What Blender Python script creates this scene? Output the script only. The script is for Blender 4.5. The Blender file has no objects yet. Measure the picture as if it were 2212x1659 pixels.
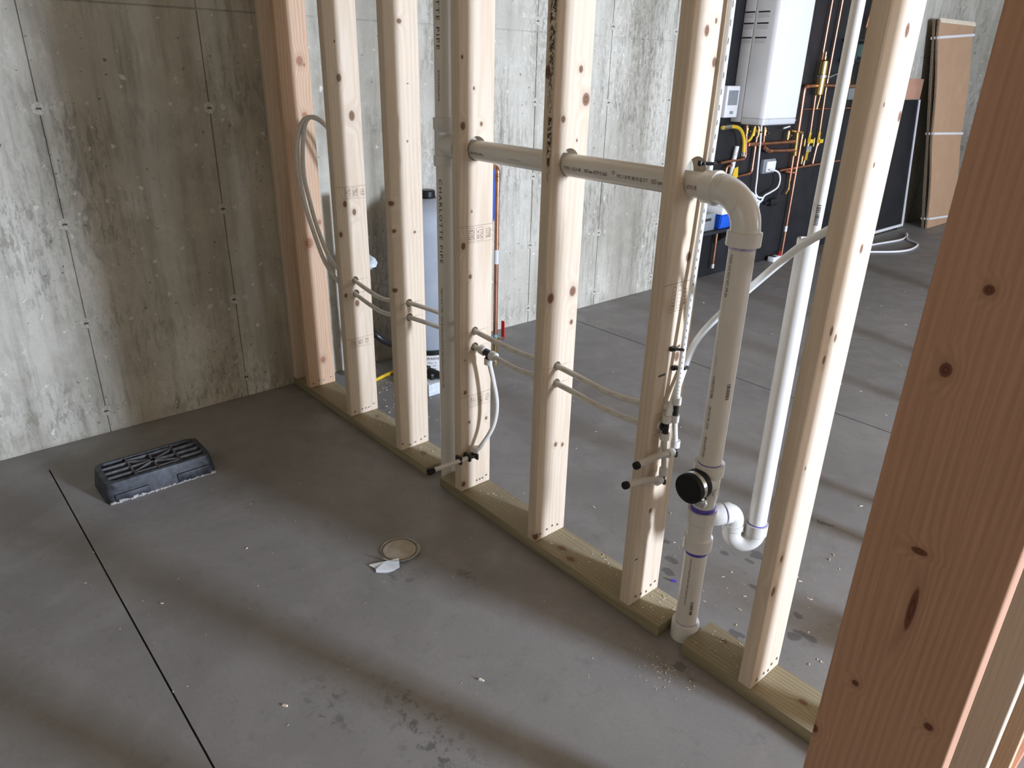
import bpy, bmesh, math, random
from mathutils import Vector, Matrix, noise as mnoise
random.seed(7)
C = bpy.context.scene.collection
PI = math.pi
# ------------------------------------------------------------------ camera
cam = bpy.data.cameras.new('camera'); camo = bpy.data.objects.new('camera', cam); C.objects.link(camo)
cam.sensor_width = 36.0; cam.sensor_fit = 'HORIZONTAL'; cam.lens = 25.40; cam.clip_start = 0.02
camo.matrix_world = Matrix(((0.6575, -0.3160, 0.6840, 3.2747), (0.7531, 0.2475, -0.6096, -1.4190),
                            (0.0234, 0.9159, 0.4007, 1.5107), (0, 0, 0, 1)))
bpy.context.scene.camera = camo
# ------------------------------------------------------------------ light
sc = bpy.context.scene
sc.view_settings.view_transform = 'Standard'; sc.view_settings.look = 'None'
sc.view_settings.gamma = 1.0; sc.view_settings.use_curve_mapping = False
sc.view_settings.exposure = 0.0
sc.cycles.max_bounces = 8; sc.cycles.diffuse_bounces = 4; sc.cycles.adaptive_threshold = 0.03; sc.cycles.transparent_max_bounces = 8
sc.cycles.sample_clamp_indirect = 6.0
w = bpy.data.worlds.new('sky'); sc.world = w; w.use_nodes = True
w.node_tree.nodes['Background'].inputs[0].default_value = (0.72, 0.86, 1.0, 1)
w.node_tree.nodes['Background'].inputs[1].default_value = 0.6
def area(name, loc, rot, sx, sy, power, col):
    l = bpy.data.lights.new(name, 'AREA'); l.shape = 'RECTANGLE'; l.size = sx; l.size_y = sy
    l.energy = power; l.color = col
    o = bpy.data.objects.new(name, l); C.objects.link(o); o.location = loc; o.rotation_euler = rot
    return o
# daylight through the windows of the far side (walk-out wall, x = 8.2)
area('window_light_one', (8.12, 1.72, 1.7), (0, math.radians(90), 0), 1.25, 0.45, 720, (0.81, 0.92, 1.14))
area('window_light_two', (8.12, 5.6, 1.6), (0, math.radians(90), 0), 1.6, 1.4, 90, (0.82, 0.92, 1.0))
# soft warm fill for the near room, from an added window behind the camera
area('added_fill_light', (2.6, -4.42, 1.75), (math.radians(90), 0, 0), 2.2, 1.1, 8.0, (1.0, 0.79, 0.45))

# ------------------------------------------------------------------ material helpers
def mat(name):
    m = bpy.data.materials.new(name); m.use_nodes = True
    nt = m.node_tree; b = nt.nodes['Principled BSDF']
    return m, nt, b
def N(nt, t, **k):
    n = nt.nodes.new(t)
    for a, v in k.items():
        if a == 'op': n.operation = v
        elif a == 'bt': n.blend_type = v
        elif a == 'dt': n.data_type = v
        else: n.inputs[a].default_value = v
    return n
def L(nt, a, b): nt.links.new(a, b)
def plain(name, col, rough=0.5, metal=0.0, spec=0.5, sss=0.0, noise=0.0, nscale=30, bump=0.0, trans=0.0):
    m, nt, b = mat(name)
    b.inputs['Base Color'].default_value = (*col, 1); b.inputs['Roughness'].default_value = rough
    b.inputs['Metallic'].default_value = metal; b.inputs['Specular IOR Level'].default_value = spec
    if sss:
        b.inputs['Subsurface Weight'].default_value = sss; b.inputs['Subsurface Radius'].default_value = (.02, .02, .018)
        b.inputs['Subsurface Scale'].default_value = 0.5
    if trans: b.inputs['Transmission Weight'].default_value = trans
    tc = N(nt, 'ShaderNodeTexCoord'); nz = N(nt, 'ShaderNodeTexNoise', Scale=nscale, Detail=4.0)
    L(nt, tc.outputs['Object'], nz.inputs['Vector'])
    mr = N(nt, 'ShaderNodeMapRange'); mr.inputs[1].default_value = .3; mr.inputs[2].default_value = .7
    mr.inputs[3].default_value = 1 - noise; mr.inputs[4].default_value = 1 + noise
    L(nt, nz.outputs[0], mr.inputs[0])
    mx = N(nt, 'ShaderNodeVectorMath', op='SCALE'); mx.inputs[0].default_value = col
    L(nt, mr.outputs[0], mx.inputs['Scale']); L(nt, mx.outputs[0], b.inputs['Base Color'])
    if bump:
        bp = N(nt, 'ShaderNodeBump', Strength=bump, Distance=0.002); L(nt, nz.outputs[0], bp.inputs['Height'])
        L(nt, bp.outputs[0], b.inputs['Normal'])
    return m
def spots_mask(nt, vec, spots, soft=0.6):
    """max over ellipsoids (px,py,pz,rx,ry,rz) of 1 - smoothstep(soft,1,d)"""
    acc = None
    for (px, py, pz, rx, ry, rz) in spots:
        s = N(nt, 'ShaderNodeVectorMath', op='SUBTRACT'); s.inputs[1].default_value = (px, py, pz); L(nt, vec, s.inputs[0])
        q = N(nt, 'ShaderNodeVectorMath', op='DIVIDE'); q.inputs[1].default_value = (rx, ry, rz); L(nt, s.outputs[0], q.inputs[0])
        d = N(nt, 'ShaderNodeVectorMath', op='LENGTH'); L(nt, q.outputs[0], d.inputs[0])
        if acc is None: acc = d.outputs['Value']
        else:
            mn = N(nt, 'ShaderNodeMath', op='MINIMUM'); L(nt, acc, mn.inputs[0]); L(nt, d.outputs['Value'], mn.inputs[1]); acc = mn.outputs[0]
    mr = N(nt, 'ShaderNodeMapRange'); mr.interpolation_type = 'SMOOTHSTEP'
    mr.inputs[1].default_value = soft; mr.inputs[2].default_value = 1.0; mr.inputs[3].default_value = 1.0; mr.inputs[4].default_value = 0.0
    L(nt, acc, mr.inputs[0])
    return mr.outputs[0], acc
def mixc(nt, fac, a, b, bt='MIX'):
    m = N(nt, 'ShaderNodeMix'); m.data_type = 'RGBA'; m.blend_type = bt
    if isinstance(fac, float): m.inputs[0].default_value = fac
    else: L(nt, fac, m.inputs[0])
    for s, v in ((6, a), (7, b)):
        if isinstance(v, tuple): m.inputs[s].default_value = (*v, 1)
        else: L(nt, v, m.inputs[s])
    return m.outputs[2]
def mapr(nt, val, a, b, c, d):
    m = N(nt, 'ShaderNodeMapRange'); m.inputs[1].default_value = a; m.inputs[2].default_value = b
    m.inputs[3].default_value = c; m.inputs[4].default_value = d; L(nt, val, m.inputs[0]); return m.outputs[0]
def noise(nt, vec, scale, detail=3.0, rough=0.55, stretch=None, dist=0.0):
    if stretch:
        q = N(nt, 'ShaderNodeVectorMath', op='MULTIPLY'); q.inputs[1].default_value = stretch; L(nt, vec, q.inputs[0]); vec = q.outputs[0]
    n = N(nt, 'ShaderNodeTexNoise', Scale=scale, Detail=detail, Roughness=rough, Distortion=dist); L(nt, vec, n.inputs['Vector'])
    return n.outputs[0]
def wood(name, light, dark, knots=(), axis='z', knot_col=(0.12, 0.062, 0.036), ring=0.0062, pith=(-0.035, 0.06), rough=0.6, contrast=0.8, marks=(), bark=()):
    """sawn softwood: growth rings about a pith that wanders, fine fibre, knots and pencil marks at given spots"""
    m, nt, b = mat(name)
    tc = N(nt, 'ShaderNodeTexCoord'); vec = tc.outputs['Object']
    if axis != 'z':
        sx = N(nt, 'ShaderNodeSeparateXYZ'); L(nt, vec, sx.inputs[0]); cx = N(nt, 'ShaderNodeCombineXYZ')
        order = {'x': ('Z', 'Y', 'X'), 'y': ('X', 'Z', 'Y')}[axis]
        for i, a in enumerate(order): L(nt, sx.outputs[a], cx.inputs[i])
        gv = cx.outputs[0]
    else: gv = vec
    wob = N(nt, 'ShaderNodeTexNoise', Scale=1.0, Detail=2.0); st = N(nt, 'ShaderNodeVectorMath', op='MULTIPLY')
    st.inputs[1].default_value = (9, 9, 1.5); L(nt, gv, st.inputs[0]); L(nt, st.outputs[0], wob.inputs['Vector'])
    wv = N(nt, 'ShaderNodeVectorMath', op='SCALE'); wv.inputs['Scale'].default_value = 0.034; L(nt, wob.outputs['Color'], wv.inputs[0])
    ad = N(nt, 'ShaderNodeVectorMath', op='ADD'); L(nt, gv, ad.inputs[0]); L(nt, wv.outputs[0], ad.inputs[1])
    sb = N(nt, 'ShaderNodeVectorMath', op='SUBTRACT'); L(nt, ad.outputs[0], sb.inputs[0]); sb.inputs[1].default_value = (pith[0] + .017, pith[1] + .017, 0)
    fl = N(nt, 'ShaderNodeVectorMath', op='MULTIPLY'); fl.inputs[1].default_value = (1, 1, 0.03); L(nt, sb.outputs[0], fl.inputs[0])
    ln = N(nt, 'ShaderNodeVectorMath', op='LENGTH'); L(nt, fl.outputs[0], ln.inputs[0])
    rad = ln.outputs['Value']
    if knots:
        km, kd = spots_mask(nt, vec, knots, 0.62)
        pull = mapr(nt, kd, 0.0, 3.2, 0.016, 0.0)          # rings bend round the knots
        a2 = N(nt, 'ShaderNodeMath', op='ADD'); L(nt, rad, a2.inputs[0]); L(nt, pull, a2.inputs[1]); rad = a2.outputs[0]
    ml = N(nt, 'ShaderNodeMath', op='MULTIPLY'); L(nt, rad, ml.inputs[0]); ml.inputs[1].default_value = 2 * PI / ring
    sn = N(nt, 'ShaderNodeMath', op='SINE'); L(nt, ml.outputs[0], sn.inputs[0])
    rg = mapr(nt, sn.outputs[0], -0.6, 1.0, 0.0, contrast)
    fib = noise(nt, gv, 60, 3, .6, (6, 6, 0.12))
    big = noise(nt, gv, 3.0, 2, .5, (2, 2, .5))
    base = mixc(nt, rg, light, dark)
    base = mixc(nt, mapr(nt, fib, .35, .75, 0, .38), base, tuple(c * .62 for c in dark))
    base = mixc(nt, mapr(nt, big, .35, .7, 0, .35), base, tuple(min(1, c * 1.12) for c in light))
    if knots:
        ringk = N(nt, 'ShaderNodeMath', op='MULTIPLY'); L(nt, kd, ringk.inputs[0]); ringk.inputs[1].default_value = 14
        rs = N(nt, 'ShaderNodeMath', op='SINE'); L(nt, ringk.outputs[0], rs.inputs[0])
        kc = mixc(nt, mapr(nt, rs.outputs[0], -1, 1, 0.0, 1.0), knot_col, tuple(c * 1.9 for c in knot_col))
        halo = mapr(nt, kd, 1.0, 2.1, 0.35, 0.0)
        base = mixc(nt, halo, base, tuple(c * .7 for c in dark))
        base = mixc(nt, km, base, kc)
    if marks:
        mm, _ = spots_mask(nt, vec, marks, 0.5); base = mixc(nt, mapr(nt, mm, 0, 1, 0, .75), base, (0.05, 0.035, 0.025))
    if bark:
        bm_, bd = spots_mask(nt, vec, bark, 0.4); nb = noise(nt, vec, 70, 4, .7)
        f = N(nt, 'ShaderNodeMath', op='MULTIPLY'); L(nt, bm_, f.inputs[0]); L(nt, mapr(nt, nb, .42, .55, 0, 1), f.inputs[1])
        base = mixc(nt, f.outputs[0], base, (0.035, 0.02, 0.012))
    L(nt, base, b.inputs['Base Color'])
    b.inputs['Roughness'].default_value = rough; b.inputs['Specular IOR Level'].default_value = .3
    bp = N(nt, 'ShaderNodeBump', Strength=0.15, Distance=0.001); L(nt, fib, bp.inputs['Height']); L(nt, bp.outputs[0], b.inputs['Normal'])
    return m
# ------------------------------------------------------------------ object helpers
def thing(name, label, cat, loc=(0, 0, 0), group=None):
    o = bpy.data.objects.new(name, None); C.objects.link(o); o.location = loc; o.empty_display_size = .05
    o['label'] = label; o['category'] = cat
    if group: o['group'] = group
    return o
def tag(o, label, cat, group=None):
    o['label'] = label; o['category'] = cat
    if group: o['group'] = group
    return o
def link(name, me, parent=None, loc=None):
    o = bpy.data.objects.new(name, me); C.objects.link(o)
    if loc: o.location = loc
    if parent: o.parent = parent
    return o
def obj(name, bm, m, parent=None, label=None, smooth=35, loc=None, world=False):
    """one mesh object; with world=True the mesh was built in world space and is moved into the parent's space"""
    if world and parent is not None:
        p = parent; off = Vector((0, 0, 0))
        while p is not None: off += p.location; p = p.parent
        bmesh.ops.translate(bm, verts=bm.verts, vec=-off)
    bmesh.ops.recalc_face_normals(bm, faces=bm.faces)
    me = bpy.data.meshes.new(name); bm.to_mesh(me); bm.free(); me.materials.append(m)
    if smooth is not None:
        for f in me.polygons: f.use_smooth = True
        me.set_sharp_from_angle(angle=math.radians(smooth))
    o = link(name, me, parent, loc)
    if label: o['label'] = label
    return o
def struct(name, bm, m, parent=None, smooth=None):
    o = obj(name, bm, m, parent, smooth=smooth); o['kind'] = 'structure'; return o
def nb(): return bmesh.new()
def box(bm, x0, x1, y0, y1, z0, z1, bev=0.0, seg=2):
    r = bmesh.ops.create_cube(bm, size=1)
    for v in r['verts']:
        v.co = Vector(((x0 + x1) / 2 + v.co.x * (x1 - x0), (y0 + y1) / 2 + v.co.y * (y1 - y0), (z0 + z1) / 2 + v.co.z * (z1 - z0)))
    if bev:
        es = list({e for v in r['verts'] for e in v.link_edges})
        bmesh.ops.bevel(bm, geom=es, offset=bev, segments=seg, affect='EDGES', profile=.5)
    return r['verts']
def frame(d):
    d = Vector(d).normalized(); a = Vector((0, 0, 1)) if abs(d.z) < .9 else Vector((0, 1, 0))
    u = d.cross(a).normalized(); return d, u, u.cross(d).normalized()
def lathe(bm, p, d, prof, n=24, caps=True):
    """surface of revolution: prof = [(distance along d, radius)...]"""
    p = Vector(p); d, u, v = frame(d); rings = []
    for t, r in prof:
        rings.append([bm.verts.new(p + d * t + (u * math.cos(2 * PI * i / n) + v * math.sin(2 * PI * i / n)) * r) for i in range(n)])
    for a, b in zip(rings, rings[1:]):
        for i in range(n): bm.faces.new((a[i], a[(i + 1) % n], b[(i + 1) % n], b[i]))
    if caps: bm.faces.new(rings[0][::-1]); bm.faces.new(rings[-1])
def cyl(bm, a, b, r, n=20, caps=True):
    a = Vector(a); b = Vector(b); lathe(bm, a, b - a, [(0, r), ((b - a).length, r)], n, caps)
def smooth_path(pts, k=6):
    P = [Vector(p) for p in pts]
    if len(P) < 3: return P
    out = []
    for i in range(len(P) - 1):
        p0 = P[max(i - 1, 0)]; p1 = P[i]; p2 = P[i + 1]; p3 = P[min(i + 2, len(P) - 1)]
        for j in range(k):
            t = j / k
            out.append(.5 * ((2 * p1) + (p2 - p0) * t + (2 * p0 - 5 * p1 + 4 * p2 - p3) * t * t + (3 * p1 - p0 - 3 * p2 + p3) * t ** 3))
    out.append(P[-1]); return out
def round_path(pts, r, k=5):
    """straight runs with filleted corners"""
    P = [Vector(p) for p in pts]; out = [P[0]]
    for i in range(1, len(P) - 1):
        a = (P[i - 1] - P[i]); b = (P[i + 1] - P[i]); rr = min(r, a.length * .45, b.length * .45)
        s = P[i] + a.normalized() * rr; e = P[i] + b.normalized() * rr
        for j in range(k + 1):
            t = j / k; out.append(s.lerp(P[i], t).lerp(P[i].lerp(e, t), t))
    out.append(P[-1]); return out
def tube(bm, pts, r, n=12, caps=True, radii=None):
    P = [Vector(p) for p in pts]; rings = []; u = None
    for i, p in enumerate(P):
        d = (P[min(i + 1, len(P) - 1)] - P[max(i - 1, 0)]).normalized()
        if u is None: _, u, v = frame(d)
        u = (u - d * u.dot(d)).normalized(); v = d.cross(u)
        rr = radii[i] if radii else r
        rings.append([bm.verts.new(p + (u * math.cos(2 * PI * j / n) + v * math.sin(2 * PI * j / n)) * rr) for j in range(n)])
    for a, b in zip(rings, rings[1:]):
        for i in range(n): bm.faces.new((a[i], a[(i + 1) % n], b[(i + 1) % n], b[i]))
    if caps and n > 2: bm.faces.new(rings[0][::-1]); bm.faces.new(rings[-1])
def pipe_shell(bm, a, b, ro, ri, n=28):
    a = Vector(a); b = Vector(b); h = (b - a).length
    lathe(bm, a, b - a, [(0, ri), (0, ro), (h, ro), (h, ri), (max(h - .25, 0), ri)], n, caps=False)
def text_verts(body, size, stretch=1.0, sp=1.0):
    cu = bpy.data.curves.new('txt', 'FONT'); cu.body = body; cu.size = size; cu.space_character = sp; cu.resolution_u = 2
    o = bpy.data.objects.new('txt', cu); C.objects.link(o)
    me = bpy.data.meshes.new_from_object(o.evaluated_get(bpy.context.evaluated_depsgraph_get()))
    vs = [(v.co.x * stretch, v.co.y) for v in me.vertices]; fs = [tuple(p.vertices) for p in me.polygons]
    bpy.data.objects.remove(o); bpy.data.curves.remove(cu); bpy.data.meshes.remove(me)
    return vs, fs
def wrap_text(bm, body, size, p, d, n, r, stretch=1.0, sp=1.0):
    """print on a pipe: p on the axis, text runs along d, its middle faces n"""
    d = Vector(d).normalized(); n = Vector(n); n = (n - d * n.dot(d)).normalized(); e2 = n.cross(d)
    vs, fs = text_verts(body, size, stretch, sp); p = Vector(p); out = []
    for x, y in vs:
        a = (y - size * .35) / r
        out.append(bm.verts.new(p + d * x + n * (math.cos(a) * (r + .0006)) + e2 * (math.sin(a) * (r + .0006)) * 1.0))
    for f in fs:
        try: bm.faces.new([out[i] for i in f])
        except ValueError: pass
def flat_text(bm, body, size, o, ux, uy, stretch=1.0, sp=1.0):
    vs, fs = text_verts(body, size, stretch, sp); o = Vector(o); ux = Vector(ux); uy = Vector(uy)
    out = [bm.verts.new(o + ux * x + uy * y) for x, y in vs]
    for f in fs:
        try: bm.faces.new([out[i] for i in f])
        except ValueError: pass
def quad(bm, a, b, c, d):
    return bm.faces.new([bm.verts.new(Vector(p)) for p in (a, b, c, d)])
def slab(bm, quad4, th):
    q = [Vector(p) for p in quad4]; nrm = (q[1] - q[0]).cross(q[3] - q[0]).normalized()
    a = [bm.verts.new(p) for p in q]; b = [bm.verts.new(p - nrm * th) for p in q]; bm.faces.new(a); bm.faces.new(b)
    for i in range(4): bm.faces.new((a[i], a[(i + 1) % 4], b[(i + 1) % 4], b[i]))
def cut_holes(o, holes):
    """drill round holes: (centre, direction, radius)"""
    bm = nb()
    for c, d, r in holes: cyl(bm, Vector(c) - Vector(d) * .2, Vector(c) + Vector(d) * .2, r, 28)
    me = bpy.data.meshes.new('cut'); bmesh.ops.recalc_face_normals(bm, faces=bm.faces); bm.to_mesh(me); bm.free()
    k = bpy.data.objects.new('cut', me); C.objects.link(k)
    k.location = o.location
    md = o.modifiers.new('b', 'BOOLEAN'); md.object = k; md.operation = 'DIFFERENCE'; md.solver = 'EXACT'
    bpy.context.view_layer.update()
    ev = o.evaluated_get(bpy.context.evaluated_depsgraph_get()); nm = bpy.data.meshes.new_from_object(ev)
    o.modifiers.clear(); old = o.data; o.data = nm; nm.name = old.name
    for f in nm.polygons: f.use_smooth = True
    nm.set_sharp_from_angle(angle=math.radians(35))
    bpy.data.objects.remove(k); bpy.data.meshes.remove(me)
# ------------------------------------------------------------------ materials
def concrete_wall(name):
    m, nt, b = mat(name); tc = N(nt, 'ShaderNodeTexCoord'); v = tc.outputs['Object']
    big = noise(nt, v, 1.1, 4, .6); mid = noise(nt, v, 5, 5, .65); st = noise(nt, v, 3.0, 4, .6, (4, 4, .35)); fine = noise(nt, v, 60, 4, .7)
    streak = noise(nt, v, 14, 3, .6, (3, 3, .22))
    col = mixc(nt, mapr(nt, big, .35, .65, 0, 1), (0.395, 0.375, 0.315), (0.60, 0.58, 0.505))
    col = mixc(nt, mapr(nt, st, .48, .72, 0, .66), col, (0.225, 0.205, 0.16))
    col = mixc(nt, mapr(nt, mid, .5, .75, 0, .5), col, (0.68, 0.665, 0.59))
    # flaky dark mottling in patches
    pat = mapr(nt, noise(nt, v, 1.7, 3, .6), .46, .60, 0, 1); fl = mapr(nt, noise(nt, v, 34, 5, .75, (1, 1, .32)), .5, .58, 0, 1)
    f = N(nt, 'ShaderNodeMath', op='MULTIPLY'); L(nt, pat, f.inputs[0]); L(nt, fl, f.inputs[1])
    col = mixc(nt, mapr(nt, f.outputs[0], 0, 1, 0, .55), col, (0.14, 0.13, 0.10))
    pat2 = mapr(nt, noise(nt, v, 2.3, 3, .6, (1, 1, .6)), .47, .62, 0, 1); f2 = N(nt, 'ShaderNodeMath', op='MULTIPLY'); L(nt, pat2, f2.inputs[0])
    L(nt, mapr(nt, streak, .52, .62, 0, 1), f2.inputs[1]); col = mixc(nt, mapr(nt, f2.outputs[0], 0, 1, 0, .5), col, (0.225, 0.22, 0.185))
    pat3 = mapr(nt, noise(nt, v, 1.35, 3, .6, (1, 1, .7)), .5, .62, 0, 1); f3 = N(nt, 'ShaderNodeMath', op='MULTIPLY'); L(nt, pat3, f3.inputs[0])
    L(nt, mapr(nt, noise(nt, v, 48, 4, .7, (1, 1, .45)), .5, .56, 0, 1), f3.inputs[1]); col = mixc(nt, mapr(nt, f3.outputs[0], 0, 1, 0, .42), col, (0.74, 0.72, 0.64))
    sp = mapr(nt, noise(nt, v, 24, 2, .5), .68, .72, 0, .7); col = mixc(nt, sp, col, (0.76, 0.74, 0.66))
    pit = mapr(nt, noise(nt, v, 45, 2, .5), .70, .73, 0, .8); col = mixc(nt, pit, col, (0.10, 0.095, 0.08))
    col = mixc(nt, mapr(nt, fine, .3, .7, 0, .25), col, (0.30, 0.285, 0.235))
    L(nt, col, b.inputs['Base Color']); b.inputs['Roughness'].default_value = .85; b.inputs['Specular IOR Level'].default_value = .2
    h = N(nt, 'ShaderNodeMath', op='ADD'); L(nt, f.outputs[0], h.inputs[0]); L(nt, fine, h.inputs[1])
    bp = N(nt, 'ShaderNodeBump', Strength=.35, Distance=.003); L(nt, h.outputs[0], bp.inputs['Height']); L(nt, bp.outputs[0], b.inputs['Normal'])
    return m
def concrete_floor(name):
    m, nt, b = mat(name); tc = N(nt, 'ShaderNodeTexCoord'); v = tc.outputs['Object']
    big = noise(nt, v, 1.3, 5, .6, None, .4); mid = noise(nt, v, 6, 5, .6, None, .6); fine = noise(nt, v, 90, 3, .6)
    col = mixc(nt, mapr(nt, big, .35, .65, 0, 1), (0.200, 0.195, 0.188), (0.258, 0.252, 0.243))
    col = mixc(nt, mapr(nt, mid, .48, .7, 0, .4), col, (0.315, 0.308, 0.302))
    col = mixc(nt, mapr(nt, noise(nt, v, 16, 5, .7), .56, .7, 0, .35), col, (0.14, 0.134, 0.13))
    col = mixc(nt, mapr(nt, fine, .3, .7, 0, .2), col, (0.14, 0.136, 0.135))
    # spilled, soaked-in stains: each has its own place
    nz = N(nt, 'ShaderNodeTexNoise', Scale=22.0, Detail=3.0); L(nt, v, nz.inputs['Vector'])
    s = N(nt, 'ShaderNodeVectorMath', op='SCALE'); s.inputs['Scale'].default_value = .05; L(nt, nz.outputs['Color'], s.inputs[0])
    a = N(nt, 'ShaderNodeVectorMath', op='ADD'); L(nt, v, a.inputs[0]); L(nt, s.outputs[0], a.inputs[1])
    o = .025
    st = [(x + o, y + o, o, rx, ry, .4) for x, y, rx, ry in
          [(2.48, .19, .025, .014), (2.505, .2, .018, .012), (2.46, -.04, .02, .016), (2.62, .34, .05, .016), (2.60, .31, .022, .02), (2.37, .94, .02, .012),
           (2.39, .95, .014, .01), (2.32, .58, .03, .02), (2.32, .53, .02, .014), (2.18, .27, .03, .016), (2.15, .33, .026, .02), (2.07, .4, .02, .016), (2.24, .89, .016, .012),
           (2.24, .5, .02, .016), (2.4, .42, .018, .014), (2.42, .5, .012, .01), (2.2, .42, .016, .012), (2.5, .33, .02, .012), (2.56, .41, .014, .02)]]
    k, _ = spots_mask(nt, a.outputs[0], st, .75)
    col = mixc(nt, mapr(nt, k, 0, 1, 0, .5), col, (0.035, 0.032, 0.036))
    st2 = [(x + o, y + o, o, rx, ry, .4) for x, y, rx, ry in [(2.2, -.7, .35, .1), (1.62, -.4, .12, .09), (1.95, -.85, .14, .07), (1.78, -.25, .09, .05), (2.46, -.05, .08, .06)]]
    k2, _ = spots_mask(nt, a.outputs[0], st2, .2); sc_ = mapr(nt, noise(nt, v, 30, 4, .7), .52, .62, 0, 1)
    f = N(nt, 'ShaderNodeMath', op='MULTIPLY'); L(nt, k2, f.inputs[0]); L(nt, sc_, f.inputs[1])
    col = mixc(nt, mapr(nt, f.outputs[0], 0, 1, 0, .6), col, (0.055, 0.05, 0.05))
    L(nt, col, b.inputs['Base Color'])
    L(nt, mapr(nt, mid, .3, .7, .62, .42), b.inputs['Roughness']); b.inputs['Specular IOR Level'].default_value = .4
    bp = N(nt, 'ShaderNodeBump', Strength=.12, Distance=.002); L(nt, fine, bp.inputs['Height']); L(nt, bp.outputs[0], b.inputs['Normal'])
    return m
M = {}
M['wall'] = concrete_wall('cast_concrete_wall'); M['floor'] = concrete_floor('troweled_concrete_floor')
M['tie'] = plain('tie_patch', (0.47, 0.45, 0.39), .9, noise=.25, nscale=120, bump=.3)
M['tie_dark'] = plain('tie_rust', (0.10, 0.088, 0.07), .9, noise=.4, nscale=150, bump=.3)
FIR = ((0.655, 0.55, 0.425), (0.585, 0.468, 0.34)); RED = ((0.56, 0.27, 0.165), (0.40, 0.165, 0.09)); TREAT = ((0.32, 0.275, 0.18), (0.215, 0.18, 0.105))
M['pvc'] = plain('pvc_pipe', (0.66, 0.635, 0.575), .32, noise=.03, nscale=8)
M['pvc_fit'] = plain('pvc_fitting', (0.65, 0.64, 0.60), .2, noise=.02, nscale=8)
M['pvc_white'] = plain('white_pvc_pipe', (0.74, 0.73, 0.69), .3, noise=.03, nscale=8)
M['primer'] = plain('purple_primer', (0.10, 0.075, 0.42), .35, noise=.3, nscale=60)
M['primer_faint'] = plain('faint_primer', (0.40, 0.37, 0.52), .35, noise=.3, nscale=60)
M['pipe_ink'] = plain('pipe_ink', (0.055, 0.018, 0.018), .6); M['ink'] = plain('black_ink', (0.03, 0.02, 0.022), .6); M['red_ink'] = plain('red_ink', (0.16, 0.02, 0.03), .6)
M['pencil'] = plain('pencil', (0.22, 0.165, 0.12), .7)
M['rubber'] = plain('black_rubber', (0.008, 0.008, 0.008), .6, spec=.3)
M['steel'] = plain('stainless_band', (0.62, 0.61, 0.58), .28, 1.0, noise=.1, nscale=90)
M['pex'] = plain('pex_tube', (0.60, 0.58, 0.53), .3, sss=.35, noise=.02, nscale=20)
M['pex_clear'] = plain('milky_pex', (0.82, 0.84, 0.83), .28, sss=.4, noise=.02, nscale=20)
M['ring'] = plain('pex_sleeve', (0.66, 0.655, 0.63), .35, sss=.2)
M['blk'] = plain('black_plastic', (0.012, 0.012, 0.013), .35, noise=.2)
M['lid'] = plain('dusty_black_plastic', (0.03, 0.034, 0.042), .5, noise=.75, nscale=42, bump=.15)
M['lid_rib'] = plain('dusty_lit_rib', (0.10, 0.10, 0.105), .6, noise=.4, nscale=40)  # paler than the lid: dust, plus caught light put into the colour
M['grout'] = plain('grout', (0.36, 0.35, 0.34), .9, noise=.3, nscale=70, bump=.5)
M['cap'] = plain('dusty_cap', (0.40, 0.36, 0.29), .7, noise=.18, nscale=22)
M['tape'] = plain('white_tape', (0.70, 0.74, 0.78), .5, noise=.08, nscale=30)
M['tape_dust'] = plain('dusty_tape', (0.42, 0.385, 0.31), .6, noise=.12, nscale=30)
M['copper'] = plain('copper', (0.72, 0.36, 0.235), .3, 1.0, noise=.2, nscale=14)
M['brass'] = plain('brass', (0.80, 0.58, 0.22), .25, 1.0, noise=.1, nscale=20)
M['black_board'] = plain('black_painted_board', (0.011, 0.012, 0.0155), .55, noise=.35, nscale=7)
M['boiler'] = plain('white_enamel', (0.80, 0.80, 0.79), .3, noise=.01)
M['boiler_base'] = plain('grey_plastic', (0.62, 0.63, 0.64), .35)
M['label'] = plain('printed_grey', (0.42, 0.41, 0.41), .5, noise=.15, nscale=200)
M['yellow'] = plain('yellow_plastic', (0.75, 0.50, 0.03), .4); M['red'] = plain('red_plastic', (0.62, 0.02, 0.03), .35)
M['white'] = plain('white_plastic', (0.82, 0.83, 0.84), .4); M['blue'] = plain('blue_plastic', (0.015, 0.11, 0.62), .4)
M['blue_tank'] = plain('blue_tank_paint', (0.05, 0.15, 0.66), .35)
M['tank'] = plain('grey_tank', (0.40, 0.45, 0.52), .55, noise=.08, nscale=12)
M['teal'] = plain('pump_green', (0.20, 0.34, 0.31), .5); M['iron'] = plain('cast_iron', (0.03, 0.03, 0.032), .5, .3)
M['card'] = plain('cardboard', (0.48, 0.305, 0.185), .8, noise=.05, nscale=6)
M['card_edge_shade'] = plain('shaded_cardboard_edge', (0.20, 0.15, 0.10), .85, noise=.4, nscale=90)  # shadow on the sides of the stacked sheets, put into the colour
M['strap'] = plain('white_strap', (0.80, 0.80, 0.82), .4)
M['ply'] = plain('reddish_plywood', (0.52, 0.29, 0.20), .7, noise=.1, nscale=9)
M['chip'] = plain('wood_chip', (0.80, 0.70, 0.55), .7, noise=.2, nscale=60)
M['foam'] = plain('foam_block', (0.55, 0.60, 0.64), .8, noise=.15, nscale=60, bump=.3)
M['nail'] = plain('nail_head', (0.20, 0.19, 0.20), .35, .9)
M['ceil'] = plain('joist_wood', (0.54, 0.38, 0.23), .8, noise=.15, nscale=5)
M['grey_box'] = plain('grey_metal_box', (0.34, 0.37, 0.40), .35, .4, noise=.1)
M['bag'] = plain('plastic_bag', (0.55, 0.60, 0.62), .2, noise=.2, nscale=40)
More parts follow.
